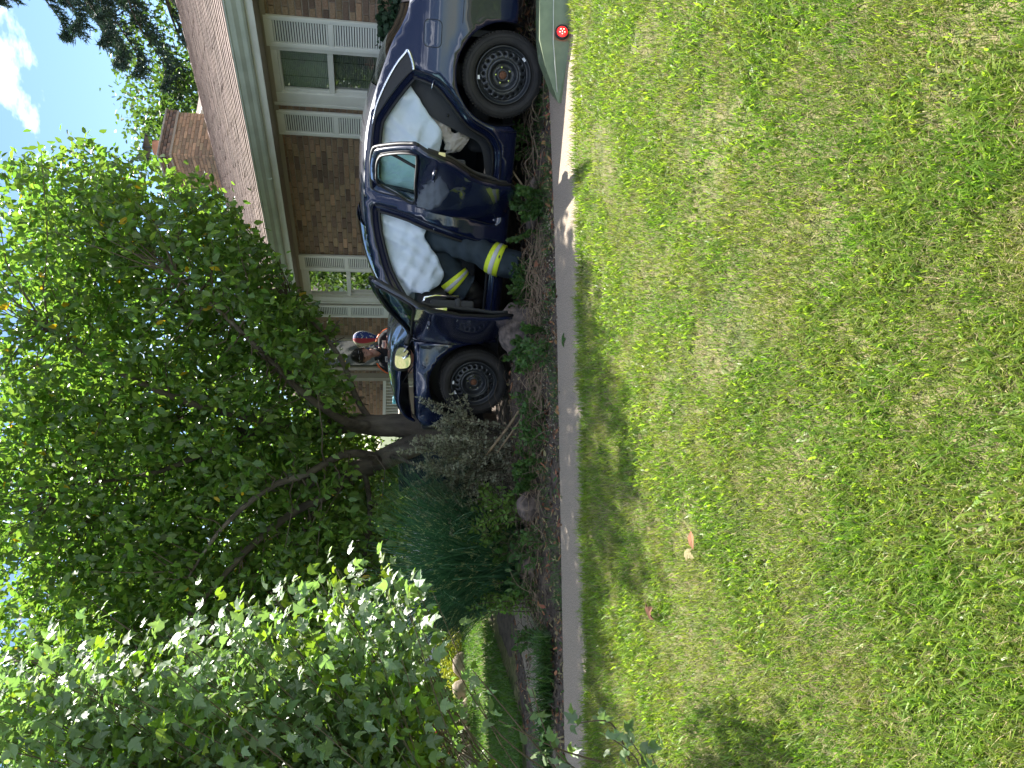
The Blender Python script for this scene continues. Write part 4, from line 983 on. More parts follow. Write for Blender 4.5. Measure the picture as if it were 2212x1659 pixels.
E_ = [(0, 1), (1, 2), (2, 3), (3, 4), (4, 5), (2, 6), (6, 7), (7, 8), (8, 9), (2, 10), (10, 11), (11, 12), (12, 13), (0, 14), (14, 15), (15, 16), (16, 17), (0, 18), (18, 19), (19, 20), (20, 21)]
skin('body', V, E_, [.13, .13, .11, .06, .052, .05, .045, .042, .034, .026, .045, .042, .034, .026, .095, .062, .042, .035, .095, .062, .042, .035], M_skin, wk)
# head as one sculpted mesh: skull, jaw, nose, ears, brows
def head(par, c, rot):
    b = bmesh.new(); bmesh.ops.create_icosphere(b, subdivisions=5, radius=1.0)
    for v in b.verts:
        x, y, z = v.co; # face looks to -y
        px, py, pz = x * .078, y * .097, z * .118
        if z < 0: k = (-z); px *= 1 - .30 * k * k; py = py * (1 - .16 * k) - .012 * k
        if y > 0 and z < -.3: py *= .82
        g = lambda a, b_, s1, s2: math.exp(-((x - a) / s1) ** 2 - ((z - b_) / s2) ** 2) if y < 0 else 0
        py -= .022 * g(0, -.18, .13, .20) + .014 * g(0, -.32, .17, .09)          # nose
        py += .012 * (g(-.36, .04, .18, .12) + g(.36, .04, .18, .12))             # eye sockets
        py -= .006 * (g(-.36, .20, .25, .07) + g(.36, .20, .25, .07))             # brows
        py -= .004 * (g(-.36, .02, .09, .06) + g(.36, .02, .09, .06))             # lids
        py -= .006 * g(0, -.58, .22, .05) + .006 * g(0, -.68, .20, .05)           # lips
        py += .004 * g(0, -.63, .24, .025)
        py -= .008 * g(0, -.88, .25, .14)
        v.co = (px, py, pz)
    me = bpy.data.meshes.new('head'); b.to_mesh(me); b.free(); me.materials.append(M_skin); me.polygons.foreach_set('use_smooth', [True] * len(me.polygons))
    h = link('head', me, par); h.location = c; h.rotation_euler = rot
    for s_ in (-1, 1):
        e = MB(); e.ball((s_ * .080, .012, -.004), (.010, .020, .032), 12); e.out('ear', M_skin if s_ < 0 else mat('backlit_ear', (.72, .20, .13), .5, trans=(1.2, .6, .5, .5)), h, True)
        e = MB(); e.ball((s_ * .029, -.083, .004), (.012, .006, .006), 10); e.out('eyelid', M_skin, h, True)
        e = MB(); e.tube([(s_ * .044, -.078, .026), (s_ * .030, -.089, .030), (s_ * .013, -.088, .026)], .0038, 6); e.out('eyebrow', M_hair, h, True)
        e = MB(); e.tube([(s_ * .040, -.084, .000), (s_ * .028, -.091, -.004), (s_ * .018, -.088, -.001)], .002, 6); e.out('eyelash', M_hair, h, True)
    e = MB(); e.tube([(-.022, -.094, -.074), (0, -.101, -.072), (.022, -.094, -.074)], .0028, 6); e.out('mouth', mat('lip', (.34, .14, .12), .5), h, True)
    # hair: short sides, fuller swept top
    b = bmesh.new(); bmesh.ops.create_icosphere(b, subdivisions=4, radius=1.0); kill = []
    for v in b.verts:
        x, y, z = v.co; top = max(0, z)
        lim = (.30 if y < -.35 else (-.12 if y < .1 else -.45))
        if z < lim: kill.append(v)
        s_ = 1.06 + .10 * top + .05 * mnoise.noise(Vector((x * 5, y * 3, z * 5)))
        v.co = (x * .078 * s_, y * .098 * s_ - .010 * top, z * .118 * s_)
    bmesh.ops.delete(b, geom=kill, context='VERTS')
    me = bpy.data.meshes.new('hair'); b.to_mesh(me); b.free(); me.materials.append(M_hair); me.polygons.foreach_set('use_smooth', [True] * len(me.polygons)); solid(link('hair', me, h), .01, 0)
    n = 900; d_ = rand_dirs(n * 3); d_ = d_[(d_[:, 2] > .28)][:n]; P0 = d_ * np.array([.082, .104, .126]) 
    dr = d_ * .6 + np.array([.2, -.45, .5]) + rng.normal(size=d_.shape) * .35
    me = cloud('hair', P0, dr, d_, rng.uniform(.02, .045, len(P0)), [(0, .06, 0), (0, -.06, 0), (1, 0, .1)], [(0, 1, 2)], M_hair); link('hair_strands', me, h, kind='stuff')
    e = MB(); e.tube([(-.07, -.06, .085), (-.03, -.10, .10), (.03, -.10, .10), (.07, -.06, .085)], .004, 6); e.ball((-.034, -.102, .098), (.026, .006, .018), 10); e.ball((.034, -.102, .098), (.026, .006, .018), 10); e.out('sunglasses', mat('sunglasses', (.01, .01, .012), .08, coat=1), h, True)
    return h
head(wk, W_(.335, 8.86, 1.435), (R(30), R(-6), R(-4)))
# shirt: larger skinned surface over trunk and upper arms; trousers
V = [W_(.37, 9.22, .86), W_(.38, 9.12, 1.02), W_(.385, 9.0, 1.16), W_(.38, 8.95, 1.245), W_(.55, 8.965, 1.205), W_(.625, 8.885, 1.07), W_(.635, 8.86, 1.02), W_(.22, 8.955, 1.195), W_(.155, 8.875, 1.07), W_(.145, 8.85, 1.02)]
sh = skin('shirt', V, [(0, 1), (1, 2), (2, 3), (2, 4), (4, 5), (5, 6), (2, 7), (7, 8), (8, 9)], [.155, .155, .155, .08, .10, .085, .075, .10, .085, .075], M_shirt, wk)
V = [W_(.37, 9.23, .84), W_(.46, 9.24, .76), W_(.48, 9.2, .44), W_(.48, 9.28, .10), W_(.28, 9.24, .76), W_(.26, 9.2, .44), W_(.26, 9.28, .10)]
skin('trousers', V, [(0, 1), (1, 2), (2, 3), (0, 4), (4, 5), (5, 6)], [.15, .11, .085, .065, .11, .085, .065], M_pants, wk)
for pts in ([W_(.425, 8.90, 1.30), W_(.40, 8.855, 1.25), W_(.36, 8.83, 1.215)], [W_(.30, 8.90, 1.29), W_(.31, 8.85, 1.245), W_(.345, 8.83, 1.215)]):
    e = MB(); e.tube(pts, [.022, .02, .012], 8); e.out('collar', M_shirt, wk, True)
for pts in ([W_(.50, 8.915, 1.285), W_(.575, 8.895, 1.255), W_(.635, 8.86, 1.19), W_(.665, 8.835, 1.12)], [W_(.245, 8.90, 1.275), W_(.195, 8.885, 1.245), W_(.135, 8.85, 1.17), W_(.115, 8.83, 1.10)]):
    e = MB(); P_ = [Vector(p) for p in spline([tuple(q) for q in pts], 4)]; V = []
    for p in P_: V += [p + Vector((0, -.014, .009)), p + Vector((0, -.026, -.010))]
    F = [(2 * i, 2 * i + 1, 2 * i + 3, 2 * i + 2) for i in range(len(P_) - 1)]; o = mk('orange_trim', V, F, M_orange, wk, True); solid(o, .006, 0)
def patch(x, z, w, h, mt, y, name, inner=None):
    e = MB(); e.box(-w / 2, w / 2, -.004, .004, -h / 2, h / 2); o = e.out(name, mt, wk, bevel=.002); o.location = W_(x, y, z); o.rotation_euler = (R(32), 0, 0)
    if inner:
        for (a, b_, c_, d_, m2) in inner: e = MB(); e.box(a, b_, -.007, -.004, c_, d_); e.out('print', m2, o)
navy = mat('navy_print', (.02, .03, .10), .7)
pr = lambda w: [(-w / 2 + .006 + i * (w - .012) / 6, -w / 2 + .006 + (i + .7) * (w - .012) / 6, -.007, .005 + .003 * (i % 2), navy) for i in range(6)]
patch(.468, 1.195, .088, .048, M_flagwhite, 8.825, 'name_patch', pr(.07)); patch(.290, 1.165, .066, .034, M_flagwhite, 8.80, 'name_patch', pr(.052))
patch(.478, 1.105, .09, .062, M_orange, 8.765, 'orange_band', [(-.045, .045, -.006, .006, M_silver)])
patch(.330, 1.085, .028, .05, M_orange, 8.765, 'pen_pocket', [(-.004, .004, -.02, .02, M_silver)]); patch(.266, 1.085, .016, .045, M_orange, 8.765, 'pen')
def hand(par, c, d, up, s=1.0, side_=1):
    d = Vector(d).normalized(); up = Vector(up); up = (up - d * up.dot(d)).normalized(); sd_ = d.cross(up) * side_; c = Vector(c)
    V = [c - d * .03, c, c + d * .045]; E = [(0, 1), (1, 2)]; Rr = [.026, (.020, .036), (.017, .038)]
    for k, (o_, ln) in enumerate(((-.030, .068), (-.010, .078), (.011, .073), (.030, .057))):
        i = len(V); V += [c + d * .07 + sd_ * o_, c + d * (.07 + ln * .5) + sd_ * o_ * 1.1 - up * .012, c + d * (.07 + ln * .85) + sd_ * o_ * 1.1 - up * .035]; E += [(2, i), (i, i + 1), (i + 1, i + 2)]; Rr += [.010, .009, .0075]
    i = len(V); V += [c + d * .02 - sd_ * .038, c + d * .048 - sd_ * .058, c + d * .07 - sd_ * .060]; E += [(1, i), (i, i + 1), (i + 1, i + 2)]; Rr += [.012, .010, .008]
    return skin('hand', V, E, Rr, M_skin, par, root=1)
hand(wk, W_(.17, 8.71, .915), (.1, -.5, -.28), (0, 0, 1)); hand(wk, W_(.52, 8.67, .90), (-.1, -.5, -.2), (0, 0, 1), side_=-1)
for x in (.48, .26):
    e = MB(); e.box(x - .37 - .05, x - .37 + .05, -.10, .17, 0, .10); e.out('boot', M_boot, wk, bevel=.03)

# flag-coloured balloon wind spinner
sp = empty('wind_spinner', loc=(.615, 10.2, 1.42), label='stars and stripes balloon wind spinner hanging by the brick wall', cat='wind spinner')
prof = spline([(.0, .175), (.045, .165), (.085, .12), (.10, .05), (.088, -.03), (.055, -.11), (.028, -.165), (.026, -.18)], 4)
ng = 16; mts = [M_flagwhite, M_blue, M_blue, M_flagred, M_khaki, M_flagwhite, M_khaki, M_blue, M_flagred, M_flagwhite, M_flagred, M_flagwhite, M_blue, M_blue, M_flagred, M_flagwhite]
order = [M_flagred, M_flagred, M_blue, M_blue, M_blue, M_flagwhite, M_khaki, M_flagred, M_flagwhite, M_khaki, M_flagred, M_flagwhite, M_blue, M_khaki, M_khaki, M_khaki]
for g in range(ng):
    V = []; F = []; sub = 3
    for i, (r, h) in enumerate(prof):
        for k in range(sub + 1): a = 2 * math.pi * (g + k / sub) / ng - math.pi * .5 - .8; rr = r * (1 + .03 * math.sin(math.pi * k / sub)); V.append((rr * math.cos(a), rr * math.sin(a), h))
        if i:
            for k in range(sub): F.append(((i - 1) * (sub + 1) + k, (i - 1) * (sub + 1) + k + 1, i * (sub + 1) + k + 1, i * (sub + 1) + k))
    mk('gore', V, F, order[g], sp, True)
for i in range(26):
    g = 2 + 3 * random.random(); h = random.uniform(-.10, .14); r = float(np.interp(h, [q[1] for q in prof][::-1], [q[0] for q in prof][::-1])) + .004; a = 2 * math.pi * g / ng - math.pi * .5 - .8
    n_ = Vector((math.cos(a), math.sin(a), 0)); t_ = Vector((-n_.y, n_.x, 0)); V = []
    for k in range(10): q = math.pi / 2 + math.pi * k / 5; rr = .011 if k % 2 == 0 else .0045; V.append(n_ * r + t_ * rr * math.cos(q) + Vector((0, 0, h + rr * math.sin(q))))
    mk('star', V, [tuple(range(10))], M_flagwhite, sp)
b = MB(); b.tube([(0, 0, .175), (0, 0, .9)], .003, 5); b.out('cord', M_black, sp); b = MB(); b.lathe([(.026, -.18), (.030, -.24), (.026, -.24)], 16, 'z'); b.out('basket', M_khaki, sp, True)
for k in range(4):
    P_ = [(-.10 - .02 * k, -.02 * k, .13 - .07 * k), (-.125 - .01 * k, 0, .09 - .07 * k), (-.105, .02, .05 - .07 * k), (-.135, 0, .01 - .07 * k), (-.11, 0, -.04 - .07 * k)]; V = []
    for p in spline(P_, 3): V += [(p[0], p[1], p[2]), (p[0] + .022, p[1], p[2] + .01)]
    mk('streamer', V, [(2 * i, 2 * i + 1, 2 * i + 3, 2 * i + 2) for i in range(len(V) // 2 - 1)], [M_khaki, M_flagwhite, M_blue, M_flagred][k], sp, True)

# bin beyond the tree, bumper torn off, small ornament
bn = empty('wheeled_bin', loc=(-.93, 8.62, 0), label='dark navy wheeled bin standing behind the tree fork', cat='bin')
b = MB(); b.add([(-.2, -.2, 0), (.2, -.2, 0), (.24, -.24, .98), (-.24, -.24, .98), (-.2, .2, 0), (.2, .2, 0), (.24, .26, .98), (-.24, .26, .98)], [(0, 1, 2, 3), (1, 5, 6, 2), (5, 4, 7, 6), (4, 0, 3, 7)]); b.out('bin_body', M_bin, bn, bevel=.02)
b = MB()
for i in range(5): b.box(-.16 + i * .08 - .008, -.16 + i * .08 + .008, -.255, -.215, .15, .9)
b.out('rib', M_bin, bn); b = MB(); b.box(-.27, .27, -.28, .30, .98, 1.03); b.box(-.25, .25, .28, .33, .93, 1.0); b.out('lid', M_bin, bn, bevel=.015)
bu = empty('torn_bumper', loc=(-1.0, 7.35, .36), rz=R(20), label='black torn-off bumper piece with a pale plate lying in the broken shrub', cat='bumper')
V = []; F = []
for i in range(13):
    a = R(-70 + 140 * i / 12)
    for k, (r, z) in enumerate(((.30, -.16), (.34, -.12), (.35, .02), (.33, .14), (.29, .20))): V.append((r * 1.1 * math.sin(a), -r * .55 * math.cos(a), z + .05 * math.sin(i * .9)))
    if i:
        for k in range(4): F.append(((i - 1) * 5 + k, i * 5 + k, i * 5 + k + 1, (i - 1) * 5 + k + 1))
o = mk('bumper_skin', V, F, M_black, bu, True); solid(o, .01, 0)
b = MB(); b.box(-.09, .09, -.215, -.208, -.03, .05, 0, Matrix.Rotation(R(-20), 4, 'Y')); b.out('plate', mat('pale_blue_plate', (.35, .45, .55), .5), bu)
b = MB(); b.ball((-.07, 0, .1), (.09, .06, .07), 12); b.ball((.02, -.02, .16), (.06, .05, .05), 10); b.ball((.10, -.08, -.02), (.03, .05, .06), 10); b.out('torn_foam', M_siding, bu, True)
b = MB(); b.lathe([(0, 0), (.05, 0), (.09, .06), (.10, .14), (.085, .15), (.08, .12)], 20, 'z'); o = b.out('glazed_pot', M_cyan, None, True, label='turquoise glazed pot glimpsed between the trunk and railing', cat='pot'); o.location = (-.22, 10.3, .98); o.scale = (.55, .55, .55)
b = MB(); b.box(-.25, .25, -.25, .25, 0, .98); o = b.out('pot_stand', M_soffit, None, bevel=.01, label='tan stand under the turquoise pot', cat='stand'); o.location = (-.29, 10.35, 0)
# ------------------------------------------------------------------ vegetation
def cloud_things(parent, P, dirs, nrm, size, tv, tf, mats, mi, leafname='leaf', keep=300, stuffname='foliage', off=None, prefer=None):
    """300 leaves nearest the viewpoint as single parts, the rest one mesh of real leaves"""
    P = np.asarray(P); size = np.asarray(size); off = Vector((0, 0, 0)) if off is None else Vector(off)
    W = P + np.array(off)
    d = np.linalg.norm(W - np.array([0, 0, EYE]), axis=1) / size
    if prefer is not None: d = d + prefer
    idx = np.argsort(d); pick = idx[:keep]; rest = idx[keep:]
    if not isinstance(mats, list): mats = [mats]
    mi = np.zeros(len(P), int) if mi is None else np.asarray(mi)
    ms = []
    for q in mats:
        me = bpy.data.meshes.new('leaf'); me.from_pydata(tv, [], tf); me.materials.append(q); ms.append(me)
    for i in pick: link(leafname, ms[mi[i]], parent, mw=frame(P[i], dirs[i], nrm[i], size[i]))
    me = cloud(stuffname, P[rest], dirs[rest], nrm[rest], size[rest], tv, tf, mats, mi[rest])
    return link(stuffname, me, parent, kind='stuff')

# --- the big tree the car hit
tree = empty('tree', loc=(-.55, 8.15, 0), label='large leafy tree with forked trunk that the car has hit', cat='tree')
TO = np.array([-.55, 8.15, 0.])
def T_(p): return tuple(np.array(p) - TO)
limbs = [   # points, radii
    ([(-.56, 8.2, -.1), (-.55, 8.2, .35), (-.545, 8.22, .62), (-.52, 8.24, .8)], [.27, .22, .20, .19]),
    ([(-.50, 8.24, .74), (-.46, 8.27, .95), (-.46, 8.32, 1.25), (-.44, 8.38, 1.55), (-.50, 8.45, 2.0), (-.55, 8.5, 2.7), (-.35, 8.6, 3.6), (-.2, 8.6, 4.6)], [.15, .135, .12, .105, .085, .07, .05, .02]),
    ([(-.56, 8.22, .68), (-.66, 8.22, .86), (-.80, 8.24, 1.15), (-.93, 8.28, 1.45), (-1.05, 8.35, 1.8), (-1.1, 8.4, 2.3), (-1.3, 8.5, 3.1), (-1.3, 8.5, 4.2)], [.14, .13, .12, .11, .085, .065, .05, .02]),
    ([(-.46, 8.3, 1.32), (-.42, 8.1, 1.55), (-.30, 7.9, 1.75), (-.05, 7.7, 2.05), (.28, 7.55, 2.35), (.65, 7.4, 2.7), (1.0, 7.3, 3.1)], [.06, .05, .04, .033, .027, .02, .01]),
    ([(-.46, 8.3, 1.4), (-.33, 8.5, 1.7), (.1, 8.8, 2.2), (.5, 9.1, 2.9), (1.1, 9.3, 3.8), (1.5, 9.4, 4.6)], [.07, .06, .05, .04, .03, .01]),
    ([(-.85, 8.2, 1.25), (-.75, 7.95, 1.35), (-.72, 7.7, 1.62), (-.88, 7.5, 1.95), (-1.0, 7.4, 2.3), (-1.35, 7.3, 2.7), (-1.8, 7.3, 3.0)], [.05, .045, .04, .035, .03, .02, .01]),
    ([(-1.02, 8.3, 1.6), (-1.15, 8.0, 1.75), (-1.3, 7.8, 2.1), (-1.6, 7.6, 2.5), (-2.1, 7.4, 2.95), (-2.6, 7.3, 3.4)], [.06, .05, .042, .035, .022, .01]),
    ([(-1.05, 8.35, 1.75), (-1.5, 8.5, 2.0), (-2.2, 8.6, 2.4), (-3.0, 8.7, 2.7), (-3.8, 8.8, 2.9)], [.06, .05, .04, .03, .012]),
    ([(-.5, 8.45, 2.1), (-.35, 8.2, 2.6), (-.2, 7.9, 3.1), (.1, 7.7, 3.7), (.5, 7.6, 4.3)], [.05, .045, .035, .025, .01]),
    ([(-.53, 8.5, 2.5), (-.7, 8.2, 3.0), (-.9, 8.0, 3.5), (-1.0, 7.9, 4.3)], [.045, .035, .025, .01]),
    ([(-.47, 8.33, 1.3), (-.15, 8.35, 1.5), (.25, 8.3, 1.65), (.6, 8.2, 1.9), (.9, 8.1, 2.2)], [.04, .034, .026, .018, .008]),
    ([(-.93, 8.25, 1.42), (-1.3, 8.1, 1.35), (-1.8, 7.9, 1.4), (-2.3, 7.8, 1.5)], [.035, .028, .02, .01]),
    ([(-1.0, 8.3, 1.55), (-1.5, 8.6, 1.6), (-2.2, 8.9, 1.55), (-3.0, 9, 1.5)], [.045, .035, .025, .012]),
]
allpts = []
tr_mb = MB()
for pts, rads in limbs[:3]:
    P_ = spline(pts, 6); Rr = [float(q[0]) for q in spline([(r,) for r in rads], 6)]; P_ = [p + np.array([mnoise.noise(Vector((p[2] * 5, 1, i)) ) * .01, mnoise.noise(Vector((p[2] * 5, 7, i))) * .01, 0]) for i, p in enumerate(P_)]
    tr_mb.tube([T_(p) for p in P_], Rr, 18); allpts += [(p, r) for p, r in zip(P_, Rr)]
tr_mb.out('trunk', M_bark, tree, True)
for pts, rads in limbs[3:]:
    P_ = spline(pts, 6); Rr = [float(q[0]) for q in spline([(r,) for r in rads], 6)]; mb = MB(); mb.tube([T_(p) for p in P_], Rr, 10); mb.out('branch', M_bark, tree, True); allpts += [(p, r) for p, r in zip(P_, Rr)]
# broken side stubs
mb = MB(); mb.tube([T_(p) for p in [(-.78, 8.1, 1.12), (-.80, 7.98, 1.02), (-.86, 7.9, .86), (-.88, 7.86, .72)]], [.03, .025, .015, .008], 8); mb.out('branch', M_bark, tree, True)
# crown envelope in plan/height: x limits as a function of z
def crown_ok(x, y, z):
    xr = np.interp(z, [1.3, 1.7, 2.2, 2.8, 3.4, 4.0, 4.5, 5.2, 5.8], [-.25, .55, 1.20, 1.80, 2.1, 2.3, 2.4, 2.2, 1.3])
    xr = np.interp((z - 1.27) / y, [-.022, .045, .116, .18, .20, .2675, .323, .359, .452], [-.03, .0845, .161, .233, .265, .28, .30, .315, .28]) * y - .05 + .08 * np.sin(z * 9 + 1.5 * y) + .06 * np.sin(z * 23)
    zlo = np.interp(x, [-4.5, -2.5, -1.2, -.6, 0, 1, 2, 3], [.9, .95, 1.05, 1.55, 1.62, 2.0, 2.75, 4.2]) + .12 * np.sin(x * 7 + y * 3)
    xc = -.9; rx = np.where(x > xc, np.maximum(xr - xc, .3), 3.6)
    q = np.abs((x - xc) / rx)
    half = 2.0 * np.sqrt(np.clip(1 - q ** 2.2, 0, 1)) * np.interp(z, [1, 2.2, 4.5, 5.6], [.62, .95, 1.0, .62]) + .1
    yc = 8.3 + .12 * (z - 3)
    return (x < xr) & (z > zlo) & (np.abs(y - yc) < half) & (y - yc > -1.35) & (z < 5.35) & (x > -4.6)
# twigs: grow outward from limbs into the crown
def noise3(P, s, o=0): return np.array([mnoise.noise(Vector((p[0] * s + o, p[1] * s, p[2] * s))) for p in P])
tw = MB(); tips = []
LP_ = np.array([p for p, r in allpts if p[2] > 1.3]); 
cand = rng.uniform([-4.6, 6.0, .9], [3.2, 10.6, 5.8], (44000, 3)); cand = cand[crown_ok(cand[:, 0], cand[:, 1], cand[:, 2])]
den = noise3(cand, 1.15); cand = cand[den > -.42 + .12 * rng.random(len(cand))]
cand = cand[:5600]
for c in cand[:950]:
    d = np.linalg.norm(LP_ - c, axis=1) + .8 * np.abs(LP_[:, 2] - c[2] + .4) * (LP_[:, 2] > c[2]); a = LP_[np.argmin(d)]
    if np.linalg.norm(a - c) > 2.6: a = c + (a - c) * .5
    mid = (a + c) / 2 + rng.normal(size=3) * .07 + np.array([0, 0, -.05]); tw.tube([T_(a), T_(a * .5 + mid * .5 + rng.normal(size=3) * .02), T_(mid), T_(c)], [.010, .008, .006, .003], 4, cap=False)
tw.out('twigs', M_twig, tree, kind='stuff')
# leaves in sprays round the candidate points
per = 16; N = len(cand) * per
cen = np.repeat(cand, per, 0); spd = np.repeat(rand_dirs(len(cand)) * np.array([1, 1, .5]) + np.array([0, 0, .10]), per, 0)
tt = rng.uniform(-.22, .22, N)
P = cen + spd * tt[:, None] + rng.normal(size=(N, 3)) * .055
ok = crown_ok(P[:, 0], P[:, 1], P[:, 2]) | (rng.random(N) < .12); P = P[ok]; N = len(P)
dirs = rand_dirs(N) * .75 + np.array([0, -.05, -.42]); nrm = rand_dirs(N) * .75 + np.array([.1, .1, .75]); size = rng.uniform(.06, .118, N)
mi = (rng.random(N) < .006).astype(int)
# foliage stands clear of the thick front limbs
FL = np.array([p for p, r in allpts if r > .02 and p[2] > 1.3 and p[1] < 8.3]); keepm = np.ones(N, bool)
for q in FL: keepm &= ~((np.hypot(P[:, 0] - q[0], P[:, 2] - q[2]) < .085) & (P[:, 1] < q[1] + .02) & (rng.random(N) < .6))
P = P[keepm]; dirs = dirs[keepm]; nrm = nrm[keepm]; size = size[keepm]; mi = mi[keepm]; N = len(P)
print('tree leaves', N)
cloud_things(tree, P - TO, dirs, nrm, size, LEAF_V, LEAF_F, [M_leaf, M_leafy], mi, off=TO)

# --- dense background trees to the left, seen below and beyond the crown
def far_tree(name, x, y, z0, z1, rx, ry, n, mt, label, lsz=(.10, .17), trunk_r=.12, group=None, seed=0, tv=LEAF_V, tf=LEAF_F):
    t = empty(name, loc=(x, y, -.1), label=label, cat='tree' if 'tree' in name or 'spruce' in name else 'shrub', group=group)
    mb = MB(); mb.tube([(0, 0, 0), (.1, 0, (z1 - z0) * .4), (-.05, .1, z1 * .8)], [trunk_r, trunk_r * .7, trunk_r * .2], 8); mb.out('trunk', M_bark, t, True)
    K = max(30, n // 60); d = rand_dirs(K); rr = rng.uniform(.35, 1.0, K)[:, None] ** .6
    cc = np.array([0, 0, (z0 + z1) / 2 + .1]) + d * rr * np.array([rx, ry, (z1 - z0) / 2]) * (1 + .12 * rng.normal(size=(K, 1)))
    cid = rng.integers(0, K, n); sg = .16 * (rx + ry) / 2
    P = cc[cid] + rng.normal(size=(n, 3)) * np.array([sg, sg, sg * .55])
    me = cloud('crown', P, rand_dirs(n) * .8 + np.array([0, 0, -.35]), rand_dirs(n) * .8 + np.array([0, 0, .6]), rng.uniform(*lsz, n), tv, tf, mt); link('crown', me, t)
    return t
bg = 'dense trees behind the garden'
far_tree('background_tree', -5.4, 17.2, .6, 6.4, 2.4, 1.4, 9000, M_far_leaf, 'dense background tree behind the forked tree on the garage side', group=bg)
far_tree('background_tree', -8.8, 16.2, .4, 7.6, 2.6, 1.6, 10000, M_far_leaf, 'tall dense background tree rising behind the foreground viburnum', group=bg)
far_tree('background_tree', -12.6, 16.5, .2, 8.5, 3.0, 1.8, 8000, M_far_leaf, 'dense background tree at the far left beyond the rear lawn', group=bg)
far_tree('background_tree', -3.0, 18.5, 1.5, 9.5, 3.2, 2, 9000, M_far_leaf, 'tall pale background tree beyond the white garage', group=bg, lsz=(.14, .22))
far_tree('background_tree', -6.2, 21, .2, 5.2, 3.5, 1.5, 7000, M_far_leaf, 'low dense background tree closing the rear lawn', group=bg, lsz=(.14, .22))
far_tree('reflection_tree', -1.85, 12.8, .1, 3.9, 1.1, .6, 10000, M_far_leaf, 'bushy small tree added behind the trunk fork to darken the window reflection', lsz=(.07, .12), trunk_r=.05)  # foliage added so the window mirrors dark green, not the white garage
# trees beyond the house roof
far_tree('roof_tree', 6.9, 22.5, 3.0, 8.3, 2.2, 2, 8000, M_far_leaf, 'bright green tree just behind the roof beside the chimney', lsz=(.12, .2))
far_tree('roof_tree', 10.6, 24, 3.0, 9.2, 3.2, 2, 9000, M_far_leaf, 'yellow green tree behind the roof at the spruce side', lsz=(.12, .2))
# spruce with drooping boughs
spx, spy = 11.6, 20.6
sp_ = empty('spruce_tree', loc=(spx, spy, 0), label='dark blue-green spruce with drooping boughs rising above the roof ridge', cat='tree')
mb = MB(); mb.tube([(0, 0, 0), (0, 0, 6), (.1, 0, 14)], [.3, .2, .03], 10); mb.out('trunk', M_bark, sp_, True)
mb = MB(); NP = []; ND = []
for i in range(150):
    z = rng.uniform(3.5, 12.5); L0 = (14.2 - z) * .55 + .4; a = rng.uniform(0, 2 * math.pi); dx, dy = math.cos(a), math.sin(a)
    pts = [(0, 0, z), (dx * L0 * .5, dy * L0 * .5, z - .10 * L0), (dx * L0 * .85, dy * L0 * .85, z - .30 * L0), (dx * L0, dy * L0, z - .27 * L0)]
    P_ = spline(pts, 6); mb.tube(P_, [.035 * (1 - k / len(P_)) + .006 for k in range(len(P_))], 4, cap=False)
    for j in range(5, len(P_)):
        for s_ in (-1, 1):
            for q in range(2):
                p0 = P_[j]; ln = rng.uniform(.18, .55) * (1.15 - j / len(P_) * .5); d = np.array([dx * .5 - s_ * dy, dy * .5 + s_ * dx, -.85 - rng.random()]); d /= np.linalg.norm(d)
                for k in range(9):
                    t = k / 9; pp = p0 + d * ln * t + np.array([0, 0, -.05 * t]); NP += [pp + rng.normal(size=3) * .02] * 3; ND += [d * .6 + rng.normal(size=3) * .55 for _ in range(3)]
mb.out('bough', M_bark, sp_)
NP = np.array(NP); ND = np.array(ND); n = len(NP); print('spruce', n)
me = cloud('needles', NP, ND, rand_dirs(n), rng.uniform(.08, .16, n), [(0, .13, 0), (0, -.13, 0), (1, 0, 0)], [(0, 1, 2)], M_spruce); link('needles', me, sp_, kind='stuff')
# evergreen behind the car boot, against the brick
far_tree('evergreen_shrub', 3.55, 7.55, .2, 1.32, .28, .3, 5000, M_yew, 'small dark evergreen shrub against the brick behind the car boot', lsz=(.03, .06), trunk_r=.03, tv=BLADE_V, tf=BLADE_F)

# --- ornamental striped grass clump
zg = empty('ornamental_grass', loc=(-1.55, 6.42, 0), label='big arching clump of striped ornamental grass left of the crashed car', cat='ornamental grass')
def ribbons(bases, az, lean, length, width, droop, mt, seg=7, twist=0):
    n = len(bases); V = np.zeros((n, seg + 1, 2, 3)); t = np.linspace(0, 1, seg + 1)
    dx, dy = np.cos(az), np.sin(az)
    for j, s in enumerate(t):
        ang = lean + droop * s ** 1.6; 
        if j == 0: p = bases.copy()
        else: p = p + (length / seg)[:, None] * np.stack([dx * np.sin(ang), dy * np.sin(ang), np.cos(ang)], 1)
        w = (width * (1 - s ** 3) * (.5 + .5 * min(1, s * 6)) * .5)[:, None]; sd_ = np.stack([-dy, dx, np.zeros(n)], 1)
        V[:, j, 0] = p - sd_ * w; V[:, j, 1] = p + sd_ * w
    k = 2 * (seg + 1); q = np.array([[2 * j, 2 * j + 1, 2 * j + 3, 2 * j + 2] for j in range(seg)])
    F = (q[None] + (np.arange(n) * k)[:, None, None]).reshape(-1, 4)
    return V.reshape(-1, 3), F
n = 2100; a = rng.uniform(0, 2 * math.pi, n); r = .30 * np.sqrt(rng.random(n)); bases = np.stack([r * np.cos(a) * 1.2, r * np.sin(a), np.zeros(n)], 1)
az = a + rng.normal(size=n) * .7; lean = rng.uniform(.0, .34, n); length = rng.uniform(.95, 1.65, n); droop = rng.uniform(.5, 1.9, n)
V, F = ribbons(bases, az, lean, length, rng.uniform(.007, .013, n), droop, M_zebra, seg=9)
